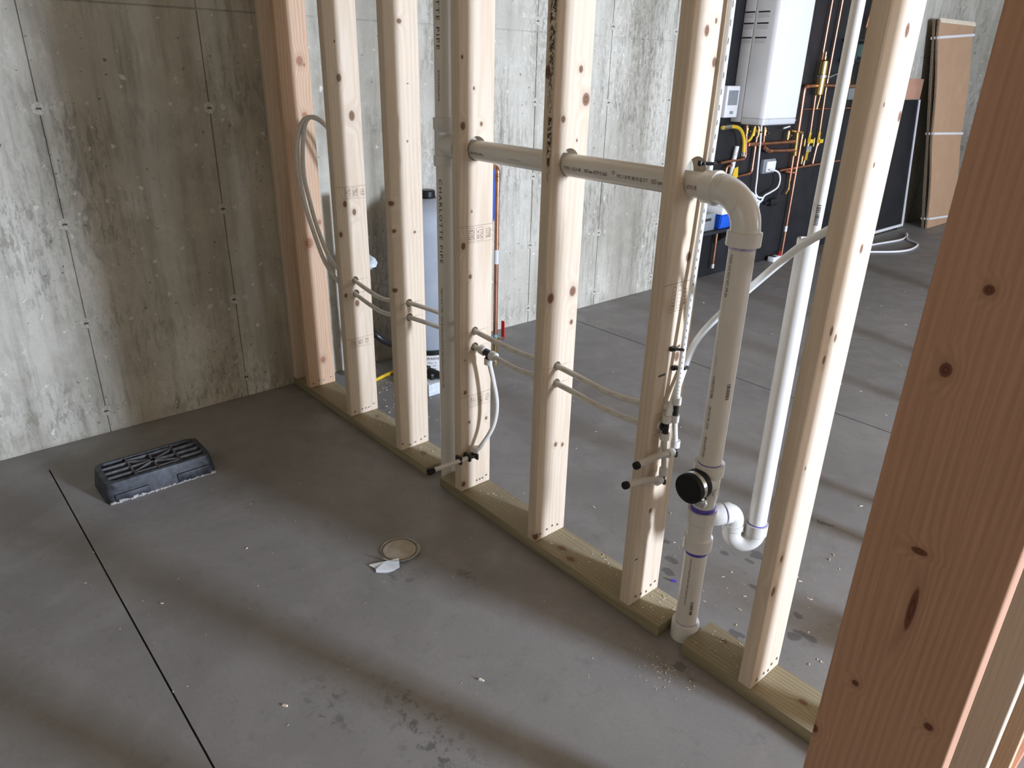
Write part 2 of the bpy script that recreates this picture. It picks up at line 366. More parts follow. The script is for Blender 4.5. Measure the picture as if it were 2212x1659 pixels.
# ------------------------------------------------------------------ room shell
XW, YF, YN, ZC = 8.2, 8.03, -4.5, 2.62
G1, G2 = (-1.1395, -1.1345), (1.890, 1.897)          # sawn control joints in the slab
def floor_mesh():
    bm = nb(); xs = [-.2, .196, XW + .2]; ys = [YN - .2, G1[0], G1[1], G2[0], G2[1], YF + .2]
    z = {}
    for i in range(2):
        for j in range(5):
            z[i, j] = -.022 if (j == 3 or (j == 1 and i == 1)) else 0.0
    for (i, j), h in z.items():
        quad(bm, (xs[i], ys[j], h), (xs[i + 1], ys[j], h), (xs[i + 1], ys[j + 1], h), (xs[i], ys[j + 1], h))
        if (i, j + 1) in z and z[i, j + 1] != h:
            y = ys[j + 1]; quad(bm, (xs[i], y, 0), (xs[i + 1], y, 0), (xs[i + 1], y, -.022), (xs[i], y, -.022))
        if (i + 1, j) in z and z[i + 1, j] != h:
            x = xs[i + 1]; quad(bm, (x, ys[j], 0), (x, ys[j + 1], 0), (x, ys[j + 1], -.022), (x, ys[j], -.022))
    box(bm, -.2, XW + .2, YN - .2, YF + .2, -.2, -.023)
    return bm
struct('floor', floor_mesh(), M['floor'])
bm = nb(); box(bm, -.3, -.006, YN - .2, YF + .2, -.2, ZC)
wl = struct('wall_left', bm, M['wall'])
# the form panels left their own faces in the concrete: 0.62 m wide, a joint between each, a lift line at 1.70 m
ys = [-.24 + .621 * k for k in range(-7, 14)]
ys = [YN] + [y for y in ys if YN < y < YF - .1] + [YF]
rp = random.Random(3)
for a, b in zip(ys, ys[1:]):
    for z0, z1 in ((0, 1.695), (1.70, ZC)):
        bm = nb(); box(bm, -.01, rp.uniform(-.0012, .0012), a + .0022, b - .0022, z0, z1, .0015, 1)
        o = obj('panel', bm, M['wall'], wl, smooth=None)
# snapped form ties on the joints, with the round dimples beside them
def tie_mesh(kind):
    bm = nb(); r = random.Random(kind)
    lathe(bm, (0, 0, 0), (1, 0, 0), [(-.001, .024), (.0012, .022), (.0016, .012), (.0008, .008)], 14)
    for dy, dz, rr in [(-.055, -.004, .013), (.052, .002, .014), (.082, .016, .012), (-.10, .004, .011)][:r.choice((2, 3, 4))]:
        lathe(bm, (0, dy + r.uniform(-.01, .01), dz), (1, 0, 0), [(-.001, rr), (.0012, rr * .9)], 10)
    return bm
tie_me = []
for k in range(3):
    bm = tie_mesh(k); bmesh.ops.recalc_face_normals(bm, faces=bm.faces); me = bpy.data.meshes.new('form_tie'); bm.to_mesh(me); bm.free(); me.materials.append(M['tie']); tie_me.append(me)
bm = nb(); box(bm, 0, .004, -.009, .008, -.003, .004, .001, 1)
me_stub = bpy.data.meshes.new('tie_stub'); bm.to_mesh(me_stub); bm.free(); me_stub.materials.append(M['tie_dark'])
for y in ys[1:-1]:
    if -1.6 < y < 3.2 or y > 6.4:
        for z in (.097, .5, .915, 1.33, 1.75):
            t = link('form_tie', rp.choice(tie_me), wl, (.0012, y + rp.uniform(-.006, .006), z + rp.uniform(-.006, .006)))
            s = link('tie_stub', me_stub, t, (.001, rp.uniform(-.004, .004), 0))
bm = nb(); box(bm, -.2, XW + .2, YF, YF + .25, -.2, ZC); struct('wall_far', bm, M['wall'])
bm = nb()
for x0, x1 in ((-.2, 1.4), (3.8, XW + .2)): box(bm, x0, x1, YN - .25, YN, -.2, ZC)
box(bm, 1.4, 3.8, YN - .25, YN, -.2, 1.2); box(bm, 1.4, 3.8, YN - .25, YN, 2.3, ZC)  # gap for the added fill window
struct('wall_near', bm, M['wall'])
def window_wall():
    bm = nb(); op = [(1.45, 2.0, 1.0, 2.4), (4.9, 6.3, .8, 2.4)]
    y = YN - .2
    for a, b, z0, z1 in op:
        box(bm, XW, XW + .25, y, a, -.2, ZC); box(bm, XW, XW + .25, a, b, -.2, z0); box(bm, XW, XW + .25, a, b, z1, ZC); y = b
    box(bm, XW, XW + .25, y, YF + .2, -.2, ZC)
    return bm
struct('wall_right', window_wall(), M['wall'])
def window(name, axis, a, b, z0, z1, w):
    bm = nb(); t = .05
    def bar(p0, p1, q0, q1):
        if axis == 'x': box(bm, w, w + .08, p0, p1, q0, q1, .004)
        else: box(bm, p0, p1, w - .08, w, q0, q1, .004)
    bar(a, a + t, z0, z1); bar(b - t, b, z0, z1); bar(a + t, b - t, z0, z0 + t); bar(a + t, b - t, z1 - t, z1)
    return struct(name, bm, M['white'])
window('window_1', 'x', 1.45, 2.0, 1.0, 2.4, XW + .1); window('window_2', 'x', 4.9, 6.3, .8, 2.4, XW + .1)
window('added_fill_window', 'y', 1.4, 3.8, 1.2, 2.3, YN - .1)  # added window, unseen, frames the warm fill light
bm = nb(); box(bm, -.3, XW + .3, YN - .3, YF + .3, ZC, ZC + .1); struct('ceiling', bm, M['ceil'])

# ------------------------------------------------------------------ framing
D = .14; T = .038
STUDS_X = [.185, .590, 1.0, 1.409, 1.8185, 2.2325, 2.646]       # the +x face of each stud
HT = 2.5
def k3(l, r, zf=1.25):                                          # knots on the +x face: (y, z, size)
    return [(.019, y, z, .02, s * r, s * r * zf) for y, z, s in l]
def nail_mesh():
    bm = nb(); lathe(bm, (0, 0, 0), (1, 0, 0), [(-.002, .0042), (.0012, .0042), (.0016, .003)], 8)
    me = bpy.data.meshes.new('nail'); bm.to_mesh(me); bm.free(); me.materials.append(M['nail']); return me
NAIL = nail_mesh()
def stamp(o, z, w=.12, y=0.0, h=.05, seed=0):
    """grade stamp printed on the +x face: ruled lines, boxes and rows of small print"""
    r = random.Random(seed); bm = nb(); x = .01925
    def q(y0, y1, z0, z1): quad(bm, (x, y0, z0), (x, y1, z0), (x, y1, z1), (x, y0, z1))
    q(-.07, .07, z + h * .62, z + h * .62 + .0014); q(y - w / 2, y + w / 2, z - h * .6, z - h * .6 + .0009)
    n = 3
    for i in range(n):
        a = y - w / 2 + i * w / n + .003; b = a + w / n - .008
        if i < 2:
            for (p0, p1, q0, q1) in ((a, b, z - h / 2, z - h / 2 + .0012), (a, b, z + h / 2 - .0012, z + h / 2), (a, a + .0012, z - h / 2, z + h / 2), (b - .0012, b, z - h / 2, z + h / 2)): q(p0, p1, q0, q1)
        for k in range(5):
            zz = z - h / 2 + .007 + k * (h - .012) / 5; u = a + .004
            while u < b - .004:
                l = r.uniform(.002, .006); q(u, min(u + l, b - .002), zz, zz + r.choice((.0016, .003, .005))); u += l + r.uniform(.0015, .003)
    s = obj('grade_stamp', bm, M['pencil'], o, smooth=None); return s
def stud(x1, m, label, nails=((-.05, .02), (-.018, .03), (.005, .027), (.045, .034)), y0=0, z0=T, w=.038, ht=HT, name='stud', group='studs of the plumbing wall'):
    bm = nb(); box(bm, -w / 2, w / 2, -D / 2, D / 2, 0, ht - z0, .0035, 3)
    o = obj(name, bm, m, None, loc=(x1 - w / 2, y0 + D / 2, z0)); tag(o, label, 'stud', group)
    for y, z in nails: link('nail', NAIL, o, (w / 2, y, z))
    return o
PEXZ = (.668, .610)
mk = lambda *l: [(.019, 0, z - T, .0195, .069, .0011) for z in l]
W = {}
W[1] = wood('fir_one', *FIR, [(.02, .02, .4, .03, .008, .01)], pith=(.05, -.03))
W[2] = wood('red_fir', (.60, .425, .29), (.50, .315, .195), k3([(.024, 1.478, 1.4), (.043, 1.464, .5), (.026, 1.263, 1.1), (.054, .802, .8), (-.006, .713, 1.7), (.012, .132, 1.2)], .013), knot_col=(.22, .105, .06), ring=.011, pith=(-.02, .10))
W[3] = wood('fir_three', *FIR, k3([(.026, 1.286, 1.3), (-.019, 1.423, 1.0), (-.028, 1.548, .3), (-.058, .829, .8), (-.003, .526, 1.0), (.01, .914, .9), (-.03, .95, .9), (-.055, .569, .7)], .012, 1.5), pith=(.07, .02), ring=.009, marks=mk(*PEXZ))
W[4] = wood('fir_four', *FIR, k3([(-.007, 1.607, 1.0), (-.066, 1.014, 1.1), (-.06, .914, .9), (-.066, .69, 1.1), (.019, 1.415, .3), (.011, 1.225, .4), (.03, .9, .6)], .012, .8), pith=(.09, -.05), ring=.013, marks=mk(*PEXZ) + [(.019, -.043, .62, .002, .0012, .045)])
W[5] = wood('fir_five', *FIR, k3([(-.055, 1.306, 1.2), (.018, 1.31, .7), (-.057, 1.499, .55), (-.012, 1.413, .5), (-.055, .934, 1.2), (-.026, .827, .8), (-.049, .406, .8), (-.03, .282, .6), (.049, .275, .7), (-.02, 1.043, .4), (-.05, .53, .3), (-.058, .03, 1.2)], .0095, 1.3), pith=(-.09, .03), ring=.0105, marks=mk(*PEXZ, 1.272))
W[6] = wood('fir_six', *FIR, k3([(.026, 1.474, .9), (.052, 1.399, 1.6), (-.031, 1.35, .9), (-.047, .855, 1.5), (.044, .861, 1.5), (.046, .763, .8), (.025, 1.294, .4), (.006, .351, .8), (.038, .34, .7), (-.064, .02, 1.2)], .0105, 1.2) + [(-.008, -.07, 1.465, .011, .02, .02)], pith=(.03, .055), ring=.014, marks=mk(*PEXZ, 1.272),
            bark=[(.004, -.07, 1.72, .018, .02, .5), (.008, -.07, 1.3, .012, .02, .14)])
W[7] = wood('fir_seven', *FIR, k3([(-.017, 1.557, 1.2), (.025, 1.495, 1.1), (.017, 1.052, 1.3), (.013, 1.578, .6), (.02, .785, 1.4), (-.016, .318, .8), (.04, .85, .6)], .0085, 1.4), pith=(-.10, .0), ring=.012, marks=mk(*PEXZ, 1.272))
W[8] = wood('fir_eight', *FIR, k3([(.011, 1.552, 1.1), (-.019, 1.426, .4), (.061, 1.404, .9), (-.006, 1.317, .5), (-.038, .984, 1.0), (-.012, .963, .8), (-.045, .921, .9), (-.055, .313, 1.3), (-.047, .407, .9), (-.022, .648, .5), (.02, 1.15, .9)], .0085, 1.6), pith=(-.02, -.04), ring=.016)
stud(.040, W[1], 'pale narrow stud standing flat against the concrete at the end of the plumbing wall', nails=((.0, .03), (.03, .05)))
s2 = stud(STUDS_X[0], W[2], 'reddish knotty stud beside the concrete wall, behind the looped tubes')
s3 = stud(STUDS_X[1], W[3], 'pale stud with a dark oval knot, right of the reddish stud', nails=((-.05, .02), (-.012, .024), (.005, .024), (.022, .024), (.048, .034)))
s4 = stud(STUDS_X[2], W[4], 'pale stud with slanting branch streaks, left of the tall vent pipe', nails=((-.062, .03), (.0, .02), (-.025, .016), (.03, .024), (.05, .03)))
s5 = stud(STUDS_X[3], W[5], 'pale stud right of the vent pipe, many small knots, tube stub at its foot', nails=((.005, .024), (.02, .024), (.033, .024), (.052, .03)))
s6 = stud(STUDS_X[4], W[6], 'stud with a dark bark streak on its upper edge, middle of the drain pipe', nails=((-.045, .024), (-.015, .03), (.01, .034), (.035, .028)))
s7 = stud(STUDS_X[5], W[7], 'stud drilled right behind the drain elbow, carrying the black capped tubes', nails=((-.04, .024), (-.015, .02), (.01, .016), (.03, .03), (.05, .034)))
s8 = stud(STUDS_X[6], W[8], 'pale stud with a long wavy wane, right of the white standpipe', nails=((-.01, .02), (.012, .016), (.025, .03), (.05, .034), (-.045, .02)))
for o, x in ((s3, STUDS_X[1]), (s4, STUDS_X[2]), (s5, STUDS_X[3]), (s6, STUDS_X[4]), (s7, STUDS_X[5])):
    y = .064 if o is not s7 else .074
    hs = [((0, y - .07, z - T), (1, 0, 0), .0155) for z in PEXZ]
    if o in (s5, s6, s7): hs.append(((0, (.004 if o is s7 else 0), 1.272 - T + (.013 if o is s7 else .003)), (1, 0, 0), .046 if o is s7 else .0375))
    cut_holes(o, hs)
cut_holes(s8, [((-.205, -.006, 1.239 - T), (1, 0, .1), .0135)])
stamp(s3, 1.03 - T, .10, .02, .04, 1); stamp(s3, .385 - T, .10, .0, .035, 2)
stamp(s5, 1.005 - T, .11, .015, .045, 3); stamp(s5, .40 - T, .10, .02, .04, 4); stamp(s7, .99 - T, .07, .0, .06, 5)
bm = nb(); box(bm, .0185, .0197, -.05, -.022, .742, .748, .0005, 1); obj('pen_mark', bm, M['ink'], s7)
bm = nb(); box(bm, .0185, .0196, -.064, -.05, .165, .169, .0005, 1); obj('pen_mark', bm, M['ink'], s7)
# bottom plates, treated wood
PW = wood('treated_plate', *TREAT, [(1.95, .04, .038, .02, .012, .02), (2.756 - 2.73, .071, .038, .012, .01, .02)], axis='x', ring=.012, pith=(-.02, .10), contrast=.7)
def plate(x0, x1, label, knots=(), name='bottom_plate', y0=0, y1=D, m=None, axis='x', group='treated bottom plates'):
    bm = nb(); cx = (x0 + x1) / 2; cy = (y0 + y1) / 2
    box(bm, x0 - cx, x1 - cx, y0 - cy, y1 - cy, 0, T, .003, 2)
    o = obj(name, bm, m or wood('treated_' + str(round(x0, 2)), *TREAT, [(x - cx, y - cy, T, r, r * .7, .02) for x, y, r in knots], axis=axis, ring=.011, pith=(-.01, .07 + x0 * .02), contrast=.75), None, loc=(cx, cy, 0))
    tag(o, label, 'plate', group); return o
p1 = plate(.003, 1.178, 'treated wooden bottom plate running from the concrete wall to the vent pipe', [(.655, .095, .012), (1.07, .063, .016)])
p2 = plate(1.272, 2.345, 'long treated wooden bottom plate between the vent pipe and the drain pipe', [(1.9, .05, .02), (1.96, .03, .018)])
p3 = plate(2.428, 3.034, 'short treated wooden bottom plate right of the drain pipe foot', [(2.756, .071, .014), (2.5, .1, .01)])
# the wall that runs toward the camera, and its studs seen edge on at the right
W['post'] = wood('red_post', (.49, .28, .178), (.39, .205, .122), [(-.036, -.019, 1.217, .007, .02, .009), (-.02, -.019, 1.30, .006, .012, .006), (-.013, -.019, 1.019, .010, .014, .005), (-.004, -.019, .948, .005, .02, .035),
    (-.037, -.019, .816, .005, .02, .005), (.045, -.019, .817, .006, .02, .006), (-.069, -.019, .715, .007, .02, .008)], axis='z', knot_col=(.09, .03, .015), ring=.009, pith=(.30, .02), contrast=.55)
W['post2'] = wood('beige_post', *FIR, [(.035, -.019, .40, .006, .02, .008)], pith=(.25, .01), ring=.01, contrast=.5)
W['post3'] = wood('peach_post', (.66, .47, .31), (.56, .36, .22), pith=(.3, .05), contrast=.5)
def cross_stud(y, m, label):
    bm = nb(); box(bm, -.07, .07, -.019, .019, 0, HT - T, .0035, 3)
    o = obj('stud', bm, m, None, loc=(3.106, y + .019, T)); tag(o, label, 'stud', 'studs of the wall at the right'); return o
cp = plate(3.036, 3.176, 'red fir bottom plate under the studs at the right edge', y0=-.75, y1=4.1, m=wood('red_plate', *RED, axis='y'), name='bottom_plate', group='red bottom plate')
for y in (1.02, 1.28, 2.21, 2.83, 3.92):
    cross_stud(y, W['post2'], 'pale stud of the right-hand wall, out of sight behind the reddish brown post')
q1 = cross_stud(-.68, W['post'], 'big reddish brown stud nearest the camera, filling the right edge of the picture')
q2 = cross_stud(-.28, W['post2'], 'beige stud in the lower right corner, just behind the reddish brown post')
q3 = cross_stud(.13, W['post3'], 'peach stud in the extreme lower right corner, behind the beige stud')

of = thing('added_shade_stack', 'unseen low stack of boards added behind the reddish brown post to shade the floor', 'lumber', (3.26, .58, 0))  # unseen stack, added to cast a dark band across the floor
for k in range(6):
    bm = nb(); box(bm, 3.19 + .004 * (k % 2), 3.33 + .006 * (k % 3), .50 + .005 * (k % 2), .65 - .004 * (k % 3), .0382 * k, .0382 * k + .038, .002); obj('board', bm, W['post3'], of, world=True)
# ------------------------------------------------------------------ drain, vent and trap (one glued assembly)
R2 = .0305; HUB = .0382; RT = .0245
NC = Vector((.51, -.86, 0)); RC = Vector((.86, .51, 0))
vx, vy = 1.238, .07
dx, dy = 2.388, .07
ZH = 1.27
dr = thing('drain_piping', 'beige plastic drain and vent piping through the studs, with elbow and trap', 'pipe', (dx, dy, 0))
def part(name, bm, m, label=None, parent=dr, smooth=35): return obj(name, bm, m, parent, label, smooth, world=True)
# vent stack and its tee
bm = nb(); cyl(bm, (vx, vy, 0), (vx, vy, 1.24), R2, 32); vp = part('pipe', bm, M['pvc'], 'lower vent pipe left of the middle stud')
bm = nb(); cyl(bm, (vx, vy, 1.335), (vx, vy, HT - .04), R2, 32); vp2 = part('pipe', bm, M['pvc'], 'upper vent pipe')
bm = nb(); lathe(bm, (vx, vy, 1.205), (0, 0, 1), [(0, R2 + .001), (0, HUB), (.034, HUB), (.038, .0345), (.112, .0345), (.118, HUB), (.152, HUB), (.152, R2 + .001)], 32)
lathe(bm, (vx, vy, ZH), (1, 0, 0), [(0, .0345), (.045, .0345), (.05, HUB), (.085, HUB), (.085, R2 + .001)], 32); part('tee_fitting', bm, M['pvc_fit'])
bm = nb(); cyl(bm, (vx + .06, vy, ZH), (2.295, vy, ZH - .003), R2, 36); hp = part('pipe', bm, M['pvc'], 'horizontal drain arm through three studs')
# elbow at the end of the arm
ez = ZH - .003; rb = .083
arc = [(dx - rb + rb * math.sin(a), vy, ez - rb + rb * math.cos(a)) for a in [PI / 2 * i / 14 for i in range(15)]]
bm = nb(); tube(bm, arc, .0338, 32)
lathe(bm, (dx - rb - .036, vy, ez), (1, 0, 0), [(0, R2 + .001), (0, .0375), (.022, .0375), (.022, .0398), (.033, .0398), (.035, .0345), (.042, .0338)], 36)
lathe(bm, (dx, vy, ez - rb - .034), (0, 0, 1), [(0, R2 + .001), (0, .0398), (.031, .0398), (.033, .0345), (.042, .0338)], 36)
lathe(bm, Vector((dx - .024, vy - .0325, ez - .024)), (0.1, -1, .1), [(0, .013), (.0045, .013), (.0045, .011)], 18)
for k in range(3): lathe(bm, (dx - rb + .004 + .005 * k, vy, ez), (1, 0, 0), [(0, .0338), (.0012, .0346), (.0024, .0338)], 32, caps=False)
el = part('elbow', bm, M['pvc_fit'])
zt = ez - rb - .02
bm = nb(); cyl(bm, (dx, dy, .56), (dx, dy, zt), R2, 40); mp = part('pipe', bm, M['pvc'], 'tall vertical drain pipe below the elbow')
# sanitary tee with the rubber cap
bm = nb(); lathe(bm, (dx, dy, .43), (0, 0, 1), [(0, R2 - .001), (.045, .0325), (.05, .0340), (.10, .0340), (.112, .0340), (.116, .0392), (.15, .0392), (.15, R2 + .001)], 36)
lathe(bm, (dx, dy, .53), (0, -1, 0), [(0, .0335), (.036, .0335), (.04, HUB), (.05, HUB)], 32)
lathe(bm, (dx + .034, dy - .005, .505), (1, 0, 0), [(-.004, .011), (.003, .011), (.004, .009)], 14); part('tee_fitting', bm, M['pvc_fit'])
bm = nb(); lathe(bm, (dx, dy - .036, .53), (0, -1, 0), [(0, .038), (.0, .0405), (.016, .0405), (.018, .0385), (.034, .0385), (.036, .0405), (.047, .0405), (.050, .0375), (.0495, .034), (.047, .031)], 36)
cpz = part('rubber_cap', bm, M['rubber'], 'black rubber test cap')
bm = nb(); lathe(bm, (dx, dy - .055, .53), (0, -1, 0), [(0, .0385), (0, .0398), (.013, .0398), (.013, .0385)], 36)
box(bm, dx + .020, dx + .042, dy - .074, dy - .050, .486, .508, .003); cyl(bm, (dx + .012, dy - .062, .488), (dx + .044, dy - .062, .502), .0035, 10)
for k in range(8):
    a = -.3 + k * .09; box(bm, dx + .0396 * math.cos(a) - .001, dx + .0396 * math.cos(a) + .001, dy - .066, dy - .058, .53 + .0396 * math.sin(a) - .0012, .53 + .0396 * math.sin(a) + .0012)
obj('hose_clamp', bm, M['steel'], cpz, world=True)
# second tee for the trap, lower pipe and floor coupling
bm = nb(); lathe(bm, (dx, dy, .312), (0, 0, 1), [(0, R2 + .001), (0, .0392), (.036, .0392), (.041, .0335), (.085, .0335), (.090, .0392), (.125, .0392), (.125, R2 + .001)], 36)
E1 = Vector((2.434, .160, .414)); A0 = Vector((dx, dy, .408)); ad = (E1 - A0).normalized()
lathe(bm, A0, ad, [(0, .028), (.038, .028), (.041, .0298), (.062, .0298), (.062, .0245)], 32); part('tee_fitting', bm, M['pvc_fit'])
bm = nb(); lathe(bm, (dx, dy, .045), (0, 0, 1), [(0, R2), (.275, R2)], 36); lp = part('pipe', bm, M['pvc'], 'short drain pipe at the floor')
bm = nb(); lathe(bm, (dx, dy, 0), (0, 0, 1), [(0, HUB + .001), (.052, HUB + .001), (.055, HUB), (.055, R2 + .001)], 36); part('coupling', bm, M['pvc_fit'])
def band(p, d, r, h, m='primer'):
    bm = nb(); lathe(bm, p, d, [(0, r - .0004), (0, r + .0004), (h, r + .0004), (h, r - .0004)], 32); part('primer_band', bm, M[m], 'purple primer')
band((dx, dy, .433), (0, 0, 1), R2 + .0018, .016); band((dx, dy, .297), (0, 0, 1), R2, .016); band((dx, dy, .5795), (0, 0, 1), R2, .003); band((dx, dy, .0545), (0, 0, 1), R2, .004, 'primer_faint')
band((dx, dy, ez - rb - .042), (0, 0, 1), R2, .008, 'primer_faint')
# P-trap
bm = nb(); tube(bm, [A0 + ad * .045, A0 + ad * .09], .0242, 24)
dn = Vector((0, 0, -1)); rbend = .028
pe = [E1 - ad * rbend + ad * rbend * math.sin(a) + dn * rbend * (1 - math.cos(a)) for a in [PI / 2 * i / 8 for i in range(9)]]
S0 = Vector((2.482, .200, 0)); ud = (Vector((S0.x, S0.y, 0)) - Vector((E1.x, E1.y, 0))); hw = ud.length / 2; ud.normalize()
zb = .352; U0 = Vector((E1.x, E1.y, zb)); mid = U0 + ud * hw
uu = [mid - ud * hw * math.cos(a) - Vector((0, 0, hw * 1.05 * math.sin(a))) for a in [PI * i / 18 for i in range(19)]]
tube(bm, pe + uu[:0] + [Vector((E1.x, E1.y, .366))], .0275, 28); lathe(bm, E1 - ad * .034 , ad, [(0, .0245), (0, .0298), (.016, .0298), (.02, .0275)], 28)
tr = part('trap_elbow', bm, M['pvc_fit'])
bm = nb(); tube(bm, [Vector((E1.x, E1.y, .378))] + uu + [Vector((S0.x, S0.y, .36))], .0272, 28)
lathe(bm, (S0.x, S0.y, .352), (0, 0, 1), [(-.004, .0272), (0, .0305), (.032, .0305), (.032, .0248)], 32)
lathe(bm, (E1.x, E1.y, .358), (0, 0, 1), [(0, .0272), (.004, .0302), (.02, .0302), (.02, .0272)], 32)
ub = part('trap_bend', bm, M['pvc_fit'])
band(A0 + ad * .063, ad, .0244, .007); band(A0 + ad * .074, ad, .0244, .004)
band((S0.x, S0.y, .3842), (0, 0, 1), RT, .003)
bm = nb(); pipe_shell(bm, (S0.x, S0.y, .365), (2.476, .200, 1.165), RT, .0215, 32); part('standpipe', bm, M['pvc_white'], 'wide white standpipe above the trap')
# printing on the pipes
ink = nb(); red = nb()
def vprint(bm, s, size, z, ang, r, x=dx, y=dy, st=1.0, sp=1.0):
    n = NC * math.cos(ang) + RC * math.sin(ang); wrap_text(bm, s, size, (x, y, z), (0, 0, -1), n, r, st, sp)
vprint(ink, '7/24/25 14:01 PLNC EXT. 57R DH', .0105, 1.132, -.76, R2, st=.68)
vprint(ink, '-- -------- ---', .008, .885, -.72, R2, st=.8)
vprint(red, 'CHARLOTTE PIPE', .0105, .83, -.70, R2, st=.74); vprint(ink, '...7200 2" PVC TYPE 1 SCH 40', .0095, .752, -.67, R2, st=.56); vprint(red, 'NSF-dwv ASTM D 2665', .0105, .664, -.64, R2, st=.58)
vprint(red, 'NSF-pw-G  U.P. Code ASTM D1785-21 IAPMO C R DWV NSF 14 SDR 21', .008, .29, -.30, R2, st=.66)
vprint(ink, 'CHARLOTTE PIPE', .017, 1.165, -.16, R2, vx, vy, 1.8, 1.25); vprint(ink, 'CHARLOTTE PIPE', .017, 1.845, -.16, R2, vx, vy, 1.8, 1.25)
vprint(ink, '7400 2" PVC TYPE 1 SCH 40 NSF-dwv ASTM D 2665', .012, 1.50, -.16, R2, vx, vy, .35); vprint(red, '7400 2" PVC TYPE 1 SCH 40 NSF-dwv ASTM D 2665 NSF-pw-G ASTM D1785', .012, .79, -.2, R2, vx, vy, 1.0)
for s, x, bmx, size, st in (('TYPE 1 SCH 40', 1.828, ink, .0125, .8), ('NSF-dwv ASTM D 2665', 1.905, ink, .0135, .62), ('PVC 1120 PR 280 PSI @ 23°C', 2.02, ink, .0125, .66), ('NSF-pw-G', 2.13, red, .017, .62), ('ASTM D1785-2', 2.236, red, .0135, .42),
                      ('ASTM D1785-21 NSF-pw', 1.415, ink, .010, .6), ('-----------------', 1.60, ink, .009, 1.0)):
    wrap_text(bmx, s, size, (x, vy, ZH - .002), (1, 0, 0), Vector((0, -1, -.12)), R2, st)
lathe(red, (2.008, vy - R2 - .0004, ZH + .001), (0, -1, 0), [(0, .0045), (.0003, .0045), (.0003, .0034), (0, .0034)], 14, caps=False)
def barcode(bm, z, h, w, ang, r, x=dx, y=dy):
    rr = random.Random(int(z * 1000)); t = 0
    while t < h:
        b = rr.choice((.0008, .0014, .002))
        a0 = ang - w / 2 / r; pts = []
        for k in range(4):
            a = a0 + w / r * k / 3; n = NC * math.cos(a) + RC * math.sin(a); pts.append(Vector((x, y, 0)) + n * (r + .0006))
        for p, q in zip(pts, pts[1:]): quad(bm, (p.x, p.y, z - t), (q.x, q.y, z - t), (q.x, q.y, z - t - b), (p.x, p.y, z - t - b))
        t += b + rr.choice((.0008, .0012, .002))
barcode(ink, .815, .042, .010, .62, R2); barcode(ink, .145, .045, .008, .35, R2)
obj('black_print', ink, M['pipe_ink'], dr, 'dark printing on the pipe', None, world=True); obj('red_print', red, M['red_ink'], dr, 'dark red printing on the pipe', None, world=True)
# thin white pipe standing in the standpipe
bm = nb(); pipe_shell(bm, (2.484, .2, .385), (2.490, .200, HT + .1), .0134, .0105, 24)
tp = obj('thin_pipe', bm, M['pvc_white'], None, loc=(0, 0, 0)); tag(tp, 'thin white plastic pipe dropping into the wide white standpipe', 'pipe')
ink = nb(); barcode(ink, 1.245, .045, .009, -.1, .0134, 2.487, .2); vprint(ink, '-----------------', .008, 1.25, -.9, .0134, 2.487, .2, .5)
obj('barcode_print', ink, M['ink'], tp, 'black barcode', None)

# ------------------------------------------------------------------ pex water lines
def sleeve(t, p, d, r=.0145, h=.02):
    bm = nb(); lathe(bm, Vector(p) - Vector(d).normalized() * h / 2, d, [(0, r * .86), (0, r), (h, r), (h, r * .86)], 20); obj('sleeve', bm, M['ring'], t, 'white sleeve', world=True)
def dashes(bm, path, r, n, k0=0, step=3, ln=.5, w=.0011):
    P = [Vector(p) for p in path]
    for i in range(k0, len(P) - 1, step):
        a = P[i]; b = P[i].lerp(P[i + 1], ln); d = (b - a).normalized(); nn = (Vector(n) - d * Vector(n).dot(d)).normalized(); e = d.cross(nn) * w
        quad(bm, a + nn * (r + .0004) - e, b + nn * (r + .0004) - e, b + nn * (r + .0004) + e, a + nn * (r + .0004) + e)
RX = .0090
loop_hi = [(.43, .20, 1.15), (.395, .16, 1.225), (.36, .105, 1.275), (.335, .062, 1.305), (.325, .03, 1.285), (.325, .008, 1.20), (.325, .0, 1.08), (.33, .012, .98), (.345, .03, .86), (.40, .045, .74), (.47, .058, .685), (.56, .064, .668)]
loop_lo = [(.47, .20, 1.10), (.40, .135, 1.215), (.35, .075, 1.295), (.32, .022, 1.292), (.31, -.012, 1.19), (.312, -.018, 1.08), (.325, -.006, .95), (.35, .012, .83), (.40, .028, .71), (.48, .05, .63), (.56, .062, .610)]
t7a = Vector((2.262, .072, .684)); t7b = Vector((2.252, .052, .632))
hi = smooth_path(loop_hi + [(.80, .060, .640), (1.0, .064, .668), (1.238, .1155, .655), (1.409, .064, .668), (1.62, .070, .655), (1.8185, .064, .668), (2.03, .072, .650), (2.20, .073, .668), t7a], 7)
lo = smooth_path(loop_lo + [(.80, .058, .582), (1.0, .062, .610), (1.238, .1145, .597), (1.409, .063, .610), (1.474, .072, .603), (1.62, .072, .592), (1.8185, .063, .610), (2.03, .066, .596), (2.20, .062, .610), t7b], 7)
FW = Vector((.5, -.75, .35))
def pexline(name, label, path, cat='tube'):
    t = thing(name, label, cat, (path[-1].x, path[-1].y, path[-1].z), 'pex water lines')
    bm = nb(); tube(bm, path, RX, 14); obj('tube', bm, M['pex'], t, world=True, smooth=60)
    bm = nb(); dashes(bm, path, RX, FW, 2, 2, .7); obj('tube_print', bm, M['label'], t, None, None, world=True)
    return t
ha = pexline('pex_tube', 'upper milky tube through the studs, ending in the higher black capped stub', hi)
lb = pexline('pex_tube', 'lower milky tube through the studs, with a branch down beside the vent pipe', lo)
